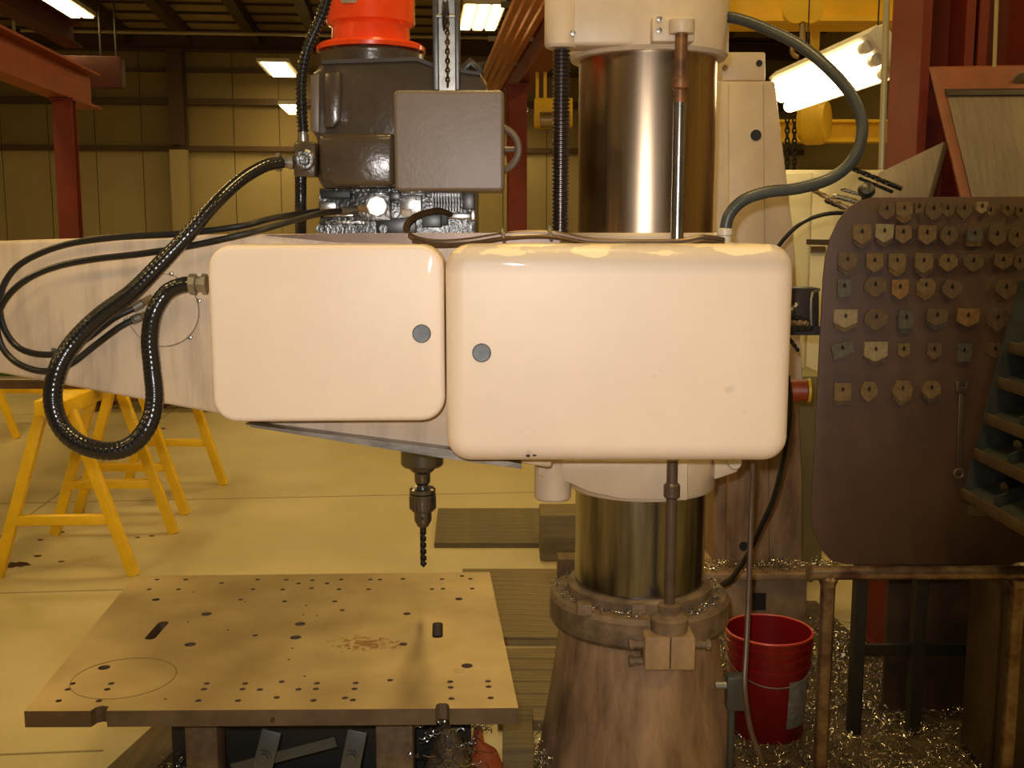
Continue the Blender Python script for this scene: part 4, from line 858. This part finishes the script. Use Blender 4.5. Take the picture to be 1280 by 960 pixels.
# red tube and the drill rack beside the tool board
rt = thing('red_tube', P(990, 489, 3.95), 'red tube with a yellow end cap right of the big cover box', 'tube')
part('tube', MB().cyl(P(905, 490, 4.0), P(1010, 488, 3.92), 0.041, n=28), 'redtube', rt)
q_ = P(930, 490, 4.0)
part('mount_bar', MB().box(q_.x - 0.02, q_.x + 0.02, 4.03, 4.80, q_.z - 0.02, q_.z + 0.02), 'dark', rt)
part('end_cap', MB().lathe(P(1010, 488, 3.92), [(0.043, -0.003), (0.045, 0.006), (0.03, 0.013), (0.01, 0.014)], (1, -0.1, 0), 28), 'craneyellow', rt)
dk = thing('drill_rack', P(1003, 388, 3.72), 'dark brown rack bracket with loose drills beside the tool board', 'rack')
part('box', MB().pprism([(975, 360), (1024, 360), (1024, 418), (975, 418)], 3.74, 3.86), 'dark', dk, bevel=0.004)
part('lip', MB().pprism([(975, 408), (1026, 408), (1026, 419), (975, 419)], 3.66, 3.75), 'black', dk)
part('hook_bar', MB().tube([P(1024, 362, 3.72), P(1016, 366, 3.70), P(1014, 385, 3.69), P(1015, 412, 3.69)], 0.006, n=8), 'fitting', dk)
for i, (a, b, r, m, lb) in enumerate((((981, 398), (999, 378), 0.009, 'steel', 'bright drill poking up from the dark rack'), ((982, 404), (1012, 404), 0.011, 'brass', 'brass coloured drill lying across the dark rack'), ((984, 412), (1018, 410), 0.010, 'bit', 'black drill lying at the bottom of the dark rack'), ((984, 420), (999, 440), 0.007, 'bit', 'thin black drill pointing down from the rack'), ((982, 394), (1010, 399), 0.007, 'bit', 'thin black drill behind the brass one on the rack'))):
    solo('twist_drill', twist(P(*b, 3.66 - 0.012 * i), P(*a, 3.66 - 0.012 * i), r, 2.0, n=36), m, lb, 'drill bit', 'drills on the dark rack', ang=40)

# ============================================================ TOOL BOARD
BY = 3.60
tbd = thing('tool_board', P(1180, 706, BY), 'brown steel tool board hung with rows of spade drill blades', 'tool board')
bpx = [(1420, 244), (1090, 247), (1074, 251), (1060, 260), (1048, 276), (1038, 298), (1032, 322), (1029, 350), (1014, 640), (1017, 664), (1026, 686), (1038, 700), (1058, 706), (1440, 706)]
panel = part('panel', MB().pprism(bpx, BY, BY + 0.012), 'board', tbd, bevel=0.002)
zsh = zc(300, 3.8)
part('back_shelf', MB().box(P(1052, 300, 3.75).x, 2.15, BY + 0.013, 4.2, zsh - 0.02, zsh), 'dark', tbd)
for px in (1075, 1150, 1235):
    q = P(px, 700, BY + 0.05); part('post', MB().box(q.x - 0.02, q.x + 0.02, BY + 0.013, BY + 0.06, 0, zsh - 0.02), 'black', tbd)
part('foot_bar', MB().box(P(1068, 700, 3.65).x, 2.1, BY + 0.061, BY + 0.08, 0.28, 0.32), 'black', tbd)
part('kick_panel', MB().box(P(1105, 800, 3.8).x, 1.95, 3.78, 3.8, 0.02, 0.66), 'cabbrown', tbd)
q_ = zc(268, 3.7)
part('drill_holder', MB().box(P(1080, 268, 3.7).x, P(1140, 268, 3.7).x, BY + 0.05, 3.84, zsh, q_), 'dark', tbd, bevel=0.004)
BM = {'t': mat('tan_steel_blade', (0.30, 0.20, 0.10), 0.4, 0.55, 0.35, 60), 'p': mat('pale_steel_blade', (0.46, 0.36, 0.22), 0.38, 0.5, 0.3, 60),
      'o': mat('rust_orange_blade', (0.32, 0.185, 0.065), 0.45, 0.4, 0.4, 50), 'd': mat('dark_steel_blade', (0.20, 0.13, 0.078), 0.45, 0.5, 0.35, 60), 'g': mat('grey_steel_blade', (0.20, 0.18, 0.15), 0.4, 0.6, 0.4, 60)}
CN = {'t': 'tan', 'p': 'pale', 'o': 'rust-orange', 'd': 'dark brown', 'g': 'grey'}
BMESH = {}
def blade_mesh(shape, hw, hh):
    key = (shape, round(hw, 3), round(hh, 3))
    if key in BMESH: return BMESH[key]
    if shape == 'v': ol = [(-1, 1), (1, 1), (1, -0.45), (0.12, -1), (-0.12, -1), (-1, -0.45)]
    elif shape == 'h': ol = [(-0.62, 1), (0.62, 1), (1, 0.35), (1, -0.35), (0.15, -1), (-0.15, -1), (-1, -0.35), (-1, 0.35)]
    elif shape == 's': ol = [(-0.95, 1), (0.95, 1), (0.95, -0.85), (0.8, -1), (-0.8, -1), (-0.95, -0.85)]
    else: ol = [(-1, 0.85), (0.9, 1), (1, -0.5), (0.1, -0.9), (-0.9, -1)]
    outer_ = [Vector((x * hw, 0, z * hh)) for x, z in ol]
    hole_ = [Vector((0.0052 * math.cos(2 * PI * k / 10), 0, 0.30 * hh + 0.0085 * math.sin(2 * PI * k / 10))) for k in range(10)]
    BMESH[key] = MB().holed(outer_, [hole_], (0, 0.013, 0)).mesh('blade', bevel=0); return BMESH[key]
peg_me = MB().cyl((0, -0.006, 0), (0, 0.03, 0), 0.0026, n=8).mesh('peg')
def blade(px, py, w_, h_, shape, colour, label, dy=0.0, rot=0.0):
    q = P(px, py, BY - 0.02); hw = w_ / 2 / F * 3.6; hh = h_ / 2 / F * 3.6
    o = bpy.data.objects.new('spade_drill_blade', blade_mesh(shape, hw, hh).copy()); COL.objects.link(o)
    o.data.materials.append(BM[colour]); o.location = (q.x, BY - 0.030 + dy, q.z); o.rotation_euler = (0, rot, 0)
    tag(o, label, 'drill blade', 'spade drill blades on the tool board'); return o
rows = [
 [(422,110,20,22,'h','d'),(492,108,20,20,'v','t'),(555,98,11,13,'s','d'),(615,110,20,23,'h','d'),(673,106,15,17,'v','d'),(742,108,18,21,'h','d'),(815,98,14,14,'v','p'),(850,112,9,11,'v','t'),(920,107,13,15,'v','d'),(975,115,12,14,'v','d')],
 [(318,208,22,24,'v','t'),(410,203,22,22,'v','p'),(490,208,20,22,'v','t'),(588,210,22,23,'v','t'),(678,214,21,23,'h','d'),(783,210,20,16,'s','g'),(877,216,21,23,'v','d'),(960,222,22,23,'h','d')],
 [(258,320,23,22,'v','d'),(372,325,21,23,'v','t'),(463,325,21,22,'v','t'),(573,327,22,24,'v','t'),(675,325,23,21,'h','t'),(780,325,24,21,'h','d'),(903,320,22,19,'v','d'),(970,325,14,18,'h','d')],
 [(247,430,18,22,'s','g'),(375,425,27,24,'h','d'),(477,435,21,24,'v','o'),(582,425,23,21,'h','t'),(692,435,24,23,'h','d'),(915,435,26,23,'h','d')],
 [(250,555,29,22,'v','p'),(378,560,29,26,'h','d'),(500,560,20,22,'s','g'),(628,550,26,20,'v','d'),(757,552,27,22,'v','o'),(880,562,27,27,'h','d')],
 [(240,685,28,20,'x','g'),(375,692,29,24,'v','p'),(492,688,15,17,'v','t'),(618,690,18,20,'v','d'),(742,697,19,22,'s','g'),(870,688,19,18,'h','d')],
 [(238,858,22,22,'s','t'),(348,858,21,25,'h','t'),(485,855,24,26,'h','t'),(604,850,23,22,'h','t')]]
rowname = ['top', 'second', 'third', 'fourth', 'fifth', 'sixth', 'bottom']
SN = {'v': 'pointed', 'h': 'hexagonal', 's': 'square', 'x': 'tilted'}
backs = {(0,1):'o',(1,0):'d',(1,1):'d',(1,5):'o',(2,0):'d',(2,2):'o',(2,3):'d',(3,3):'o',(4,0):'t',(4,2):'g',(4,3):'g',(5,1):'d',(6,0):'d',(6,2):'t',(6,3):'d'}
for i, row in enumerate(rows):
    for j, (x, y, w_, h_, shp, colr) in enumerate(row):
        px, py = 980 + x / 3.31, 230 + y / 3.31
        where = '%s in %s row of tool board' % (ORD[j], rowname[i])
        o = blade(px, py, w_, h_, shp, colr, '%s %s spade drill blade, %s' % (CN[colr], SN[shp], where), rot=random.uniform(-0.05, 0.05) if shp != 'x' else -0.2)
        if (i, j) in backs:
            c2 = backs[(i, j)]
            blade(px + 1.5, py + 6, w_ * 0.95, h_, shp if shp != 'x' else 'v', c2, '%s blade hanging behind the %s' % (CN[c2], where.replace(' in', ' one in', 1)), dy=0.012, rot=random.uniform(-0.12, 0.12))
            o.location.y -= 0.004
        pg = bpy.data.objects.new('peg', peg_me); COL.objects.link(pg); pg.parent = tbd
        if not peg_me.materials: peg_me.materials.append(M['black'])
        q = o.location + Vector((0, 0, 0.30 * h_ / 2 / F * 3.6)); pg.location = Vector((q.x, BY - 0.03, q.z)) - tbd.location
# combination wrench on the board
a, b = P(1202, 484, BY - 0.012), P(1198, 592, BY - 0.012)
wr = thing('wrench', b, 'long dark combination wrench hanging at the right end of the bottom row', 'wrench')
part('shank', MB().bar(a, b, 0.008, 0.018, (1, 0, 0)), 'brownrod', wr, bevel=0.003)
part('ring_end', MB().torus(b, (0, 1, 0), 0.015, 0.006, 20, 8), 'brownrod', wr)
jw = [(-0.021, -0.012), (-0.012, -0.022), (0.012, -0.022), (0.021, -0.012), (0.023, 0.02), (0.012, 0.024), (0.010, 0.002), (-0.006, 0.002), (-0.008, 0.024), (-0.020, 0.02)]
part('open_end', MB().prism([a + Vector((x, -0.005, z)) for x, z in jw], (0, 0.010, 0)), 'brownrod', wr, bevel=0.001)
# plates standing on the shelf behind the board
lp = thing('leaning_plate', P(1240, 260, 3.76), 'grey sheet in a red-orange frame leaning on the red columns above the board', 'plate')
fr = [P(1163, 85, 4.12), P(1420, 80, 4.12), P(1440, 293, 3.78), P(1212, 293, 3.78)]
part('frame', MB().prism(fr, (0, 0.02, 0.008)), 'frame', lp, bevel=0.002)
part('sheet', MB().prism([P(1184, 118, 4.045), P(1420, 116, 4.045), P(1430, 291, 3.77), P(1226, 291, 3.77)], (0, 0.012, 0.005)), 'greyplate', lp, bevel=0.001)
part('fold_strip', MB().prism([P(1183, 113, 4.045), P(1420, 111, 4.045), P(1420, 117, 4.035), P(1184, 119, 4.035)], (0, 0.02, 0.008)), 'dark', lp)
q = P(1277, 101, 4.085); part('round_badge', MB().lathe(q, [(0.002, -0.006), (0.02, -0.006), (0.024, -0.004), (0.03, -0.004), (0.032, 0.006)], (0, 1, 0.4), 24), 'greyplate', lp)
solo('grey_plate', MB().prism([P(1098, 216, 3.98), P(1180, 177, 3.98), P(1146, 297, 3.86), P(1072, 297, 3.86)], (0.03, 0.03, 0)), 'greyplate', 'tilted grey steel plate standing on the shelf left of the framed sheet', 'plate', bevel=0.002)
dr = [((1064, 210), (1127, 236), 0.0085, 'bit', 'long dark drill, upper right of the bundle above the board corner'), ((1072, 222), (1116, 240), 0.006, 'bit', 'short dark drill under the longest one of the bundle'), ((1014, 236), (1062, 262), 0.009, 'brass', 'brass coloured drill at the left of the bundle'),
      ((1040, 244), (1092, 258), 0.0095, 'steel', 'bright drill in the middle of the bundle by the board corner'), ((1030, 250), (1075, 268), 0.008, 'bit', 'lower dark drill of the bundle by the board corner'), ((1050, 236), (1100, 250), 0.007, 'fitting', 'grey drill behind the bright one in the bundle')]
for i, (a, b, r, m, lb) in enumerate(dr):
    solo('twist_drill', twist(P(*a, 3.70 + 0.02 * i), P(*b, 3.68 + 0.02 * i), r, 2.5, n=40), m, lb, 'drill bit', 'drills bundled above the tool board', ang=40)
solo('round_knob', MB().lathe(P(1083, 238, 3.66), [(0.008, -0.024), (0.022, -0.018), (0.029, 0), (0.022, 0.018), (0.010, 0.024), (0.010, 0.07)], (0.2, 1, -0.5), 24), 'darksteel', 'dark round knob among the drills above the board corner', 'knob')
solo('thin_cable', MB().tube([P(984, 385, 3.78), P(966, 380, 3.74), P(957, 360, 3.7), P(960, 330, 3.7), P(975, 305, 3.7), P(1000, 280, 3.69), (P(1030, 268, 3.68)), P(1062, 266, 3.68)], 0.007, n=8), 'rubber', 'thin black cable curving up to the board corner', 'cable')

# ============================================================ TRAY RACK AND CABINET AT THE RIGHT EDGE
tr = thing('tray_rack', (1.7, 3.0, 0), 'rack of blue-grey tilted trays in front of the tool board, right edge', 'rack')
lev = [(1205, 613), (1221, 563), (1235, 519), (1250, 474), (1264, 430)]
for i, (px, py) in enumerate(lev):
    q = P(px, py, 3.42); z = q.z; x = q.x; dx = 0.34
    tray = part('tray', MB().prism([(x, 2.5, z - 0.02), (x + dx, 2.5, z + 0.10), (x + dx, 2.5, z + 0.115), (x, 2.5, z - 0.005)], (0, 0.92, 0)), 'tray', tr)
    part('tray_lip', MB().box(x - 0.012, x + 0.002, 2.5, 3.42, z - 0.028, z + 0.008), 'lip', tray, bevel=0.003)
    part('tray_back', MB().box(x + dx, x + dx + 0.01, 2.5, 3.42, z + 0.09, z + 0.24), 'tray', tray)
    for k, y in enumerate((2.75, 2.98, 3.2)):
        part('divider', MB().prism([(x, y, z), (x + dx, y, z + 0.115), (x + dx, y, z + 0.17), (x, y, z + 0.03)], (0, 0.008, 0)), 'tray', tray)
q = P(1205, 613, 3.42); q2 = P(1264, 430, 3.42)
part('side_panel', MB().prism([(q.x, 3.425, q.z - 0.04), (q.x + 0.42, 3.425, q.z - 0.04), (q2.x + 0.36, 3.425, q2.z + 0.26), (q2.x + 0.02, 3.425, q2.z + 0.2)], (0, 0.012, 0)), 'tray', tr)
for y in (2.55, 3.38): part('leg', MB().box(1.72, 1.76, y, y + 0.04, 0, q.z + 0.05), 'dark', tr)
part('bottom_rail', MB().box(q.x, 1.78, 3.38, 3.42, q.z - 0.075, q.z - 0.038), 'lip', tr)
rr = random.Random(3)
for i, (px, py) in enumerate(lev[:4]):
    qz = P(px, py, 3.42)
    for k in range(3):
        y = 3.28 - k * 0.16; x = qz.x + 0.10 + 0.05 * (k % 2); z = qz.z + 0.05
        solo('drill_sleeve', MB().cyl((x - 0.05, y - 0.03, z + 0.002), (x + 0.07, y + 0.03, z + 0.043), 0.016, 0.011, n=12), ('rodsteel', 'brownrod', 'darksteel')[k], 'tapered %s drill sleeve, %s one from the board on the %s tray' % (('grey', 'brown', 'dark')[k], ORD[k], ('lowest', 'second', 'third', 'fourth')[i]), 'drill sleeve', 'drill sleeves in the tray rack')
cb2 = thing('floor_cabinet', P(1250, 950, 3.35), 'dark brown cabinet behind the pipe rail at the right edge', 'cabinet')
xa = P(1235, 850, 3.34).x
part('body', MB().box(xa, xa + 0.5, 3.30, 3.52, 0.03, 0.66), 'cabbrown', cb2, bevel=0.006)
part('door', MB().box(xa + 0.015, xa + 0.48, 3.285, 3.30, 0.05, 0.64), 'cabbrown', cb2, bevel=0.004)
part('foot', MB().box(xa + 0.02, xa + 0.48, 3.32, 3.5, 0, 0.03), 'black', cb2)
solo('paper_roll', MB().lathe((xa + 0.09, 3.38, 0.685), [(0.01, 0), (0.024, 0.001), (0.024, 0.12), (0.01, 0.121)], (1, 0.3, 0), 20), 'pale', 'pale roll lying on the dark brown cabinet', 'roll')

# ============================================================ PIPE RAIL
pr = thing('pipe_rail', P(1030, 960, 3.2), 'worn steel pipe rail in front of the tool board', 'railing')
a = P(1012, 716, 3.2); zr = a.z
part('top_pipe', MB().cyl((a.x, 3.2, zr), (2.3, 3.2, zr), 0.0215, n=24), 'rail', pr)
part('end_cap', MB().lathe((a.x, 3.2, zr), [(0.028, -0.006), (0.028, 0.004), (0.0215, 0.006)], (1, 0, 0), 24), 'rail', pr)
for px in (1032, 1268):
    x = P(px, 800, 3.2).x
    part('post', MB().cyl((x, 3.2, 0), (x, 3.2, zr), 0.0225, n=24), 'rail', pr)
    part('weld', MB().lathe((x, 3.2, zr - 0.03), [(0.023, -0.012), (0.031, 0.012), (0.024, 0.02)], n=20), 'rail', pr)
    part('foot_plate', MB().box(x - 0.06, x + 0.06, 3.14, 3.26, 0, 0.01), 'rail', pr)

# ============================================================ BUCKET, CABLES, OUTLET BOX
bq = PZ(957, 912, 0); bx_, by_ = bq.x, bq.y
bk = thing('bucket', (bx_, by_, 0), 'dark red plastic bucket standing on the swarf beside the column base', 'bucket')
HT, R0, R1 = 0.375, 0.128, 0.150
rad = lambda z: R0 + (R1 - R0) * z / HT
prof = [(0.01, 0.004), (R0 - 0.004, 0.0), (R0, 0.006), (rad(0.26), 0.26), (rad(0.26) + 0.006, 0.262), (rad(0.27) + 0.006, 0.272), (rad(0.275), 0.274), (rad(0.30), 0.30), (rad(0.30) + 0.006, 0.302), (rad(0.31) + 0.006, 0.312), (rad(0.315), 0.314), (rad(0.335), 0.335), (rad(0.335) + 0.006, 0.337), (rad(0.345) + 0.006, 0.347), (rad(0.35), 0.349), (rad(HT), HT), (rad(HT) - 0.004, HT), (R0 - 0.004, 0.012), (0.01, 0.012)]
part('body', MB().lathe((bx_, by_, 0), prof, n=56, cap=False), 'bucket', bk)
part('rim', MB().torus((bx_, by_, HT), (0, 0, 1), R1, 0.0045, 56, 8), mat('worn_red_rim', (0.52, 0.05, 0.025), 0.4), bk)
def patch(a0, a1, z0, z1, off):
    mb = MB(); n = 8; v = []; f = []
    for k in range(n + 1):
        t = a0 + (a1 - a0) * k / n
        for z in (z0, z1): v.append((bx_ + (rad(z) + off) * math.cos(t), by_ + (rad(z) + off) * math.sin(t), z))
    for k in range(n): f.append((2 * k, 2 * k + 2, 2 * k + 3, 2 * k + 1))
    return mb.add(v, f)
part('paper_label', patch(math.radians(-72), math.radians(-32), 0.06, 0.235, 0.0012), 'label', bk)
part('wire_handle', MB().tube([(bx_ + rad(.29) * math.cos(t) * 1.03, by_ + rad(.29) * math.sin(t) * 1.03, 0.29 - 0.07 * math.sin((t - PI) / PI * PI)) for t in [PI + PI * k / 10 for k in range(11)]], 0.0025, n=6), 'fitting', bk)
ob = thing('outlet_box', PZ(915, 925, 0), 'small grey outlet box on a conduit stub left of the red bucket', 'outlet box')
q = P(918, 865, 3.24)
part('box', MB().box(q.x - 0.026, q.x + 0.03, 3.22, 3.27, q.z - 0.055, q.z + 0.055), 'strap', ob, bevel=0.004)
part('conduit', MB().cyl((q.x - 0.005, 3.25, 0), (q.x - 0.005, 3.25, q.z - 0.05), 0.012, n=12), 'strap', ob)
part('connector', MB().cyl((q.x - 0.06, 3.245, q.z + 0.02), (q.x - 0.02, 3.245, q.z + 0.02), 0.013, n=10), 'fitting', ob)
solo('hanging_cable', MB().tube([(CX + 0.235, 3.40, zc(520, 3.4)), P(930, 528, 3.34), P(941, 560, 3.25), P(939, 640, 3.25), P(936, 740, 3.22), P(933, 810, 3.18), P(931, 860, 3.14), P(938, 910, 3.12), P(950, 945, 3.10), P(966, 985, 3.08)], 0.0085, n=10), 'brownrod', 'brown cable hanging from the cover box past the red bucket', 'cable')
solo('hanging_cable', MB().tube([P(984, 470, 3.85), P(988, 510, 3.80), P(982, 560, 3.80), (P(968, 620, 3.85)), P(950, 660, 3.9), P(936, 690, 3.95), P(915, 722, 4.05), P(898, 734, 4.1)], 0.011, n=10), 'rubber', 'black cable hanging from the red tube to the machine foot', 'cable')

# ============================================================ SWARF
def swarf(name, pts, m, label, seed, size=1.0):
    rr = random.Random(seed); mb = MB()
    for c in pts:
        c = Vector(c); yaw = rr.uniform(0, 2 * PI); L = rr.uniform(0.03, 0.11) * size; R_ = rr.uniform(0.002, 0.008) * size; tn = rr.uniform(1, 4); n = int(6 + tn * 5)
        d = Vector((math.cos(yaw), math.sin(yaw), rr.uniform(-0.15, 0.35))); s_, u_, _ = basis(d); bend = rr.uniform(-0.05, 0.05) * size
        wv = rr.uniform(0.0008, 0.0018); path = []
        for i in range(n + 1):
            t = i / n; a = tn * 2 * PI * t
            path.append(c + d * L * (t - 0.5) + s_ * (R_ * math.cos(a) + bend * t * t) + u_ * (R_ * math.sin(a) + R_))
        mb.tube(path, wv, n=3, smooth=False)
    return solo(name, mb, m, label, 'metal shavings', kind='stuff')
bedpx = [(860, 1010), (892, 800), (890, 752), (1020, 752), (1062, 790), (1110, 830), (1225, 850), (1330, 880), (1400, 1010)]
bed = [PZ(a, b, 0.001) for a, b in bedpx]
solo('chip_bed', MB().prism(bed, (0, 0, 0.004)), 'bed', 'dark oily chip litter covering the floor around the red bucket', 'metal shavings', kind='stuff')
rs = random.Random(11); pts = []; lo_ = [v for v in bed]
def inside(x, y, poly):
    r = False; j = len(poly) - 1
    for i in range(len(poly)):
        if (poly[i].y > y) != (poly[j].y > y) and x < (poly[j].x - poly[i].x) * (y - poly[i].y) / (poly[j].y - poly[i].y) + poly[i].x: r = not r
        j = i
    return r
xs = [v.x for v in bed]; ys = [v.y for v in bed]
while len(pts) < 2200:
    x, y = rs.uniform(min(xs), max(xs)), rs.uniform(min(ys), max(ys))
    if y < 4.68 and inside(x, y, bed) and (x - bx_) ** 2 + (y - by_) ** 2 > 0.026 and (x - CX) ** 2 + (y - CY) ** 2 > 0.12: pts.append((x, y, 0.006 + rs.random() ** 2 * 0.03))
swarf('swarf_litter', pts, 'swarf', 'curly steel swarf strewn around the red bucket and rail post', 1)
pts = [(rs.uniform(0.75, 1.5), rs.uniform(4.72, 4.82), zt2 + 0.005 + 0.03 * rs.random()) for _ in range(220)]
swarf('swarf_litter', pts, 'swarf', 'swarf piled on the ledge of the second machine foot', 2)
pts = []
while len(pts) < 150:
    t = rs.uniform(0, 2 * PI); r_ = rs.uniform(0.24, 0.28); pts.append((CX + r_ * math.cos(t), CY + r_ * math.sin(t), zfl1 + 0.006))
swarf('swarf_litter', pts, 'swarfdark', 'small chips lying on the round flange of the column base', 3, 0.35)
pts = [(P(560, 940, 2.8).x + rs.gauss(0, 0.05), 2.80 + rs.gauss(0, 0.06), 0.02 + rs.random() ** 1.6 * 0.46) for _ in range(420)]
solo('swarf_heap_base', MB().lathe((P(560, 940, 2.8).x, 2.82, 0), [(0.13, 0), (0.11, 0.15), (0.06, 0.32), (0.02, 0.42)], n=16), 'bed', 'dark heap of chips below the right notch of the plate', 'metal shavings', kind='stuff')
swarf('swarf_litter', pts, 'swarfdark', 'grey swarf hanging below the right notch of the plate', 4, 0.8)
pts = [(P(215, 940, 2.9).x + rs.gauss(0, 0.035), 2.9 + rs.gauss(0, 0.08), 0.01 + rs.random() * 0.25) for _ in range(160)]
swarf('swarf_litter', pts, 'swarfdark', 'grey swarf below the left part of the plate', 5, 0.7)
pts = [(P(665, 930, 3.3).x + rs.gauss(0, 0.03), 3.3 + rs.gauss(0, 0.06), 0.01 + rs.random() ** 2 * 0.12) for _ in range(200)]
swarf('swarf_litter', pts, 'swarf', 'bright swarf between the plate corner and the column base', 6, 0.7)
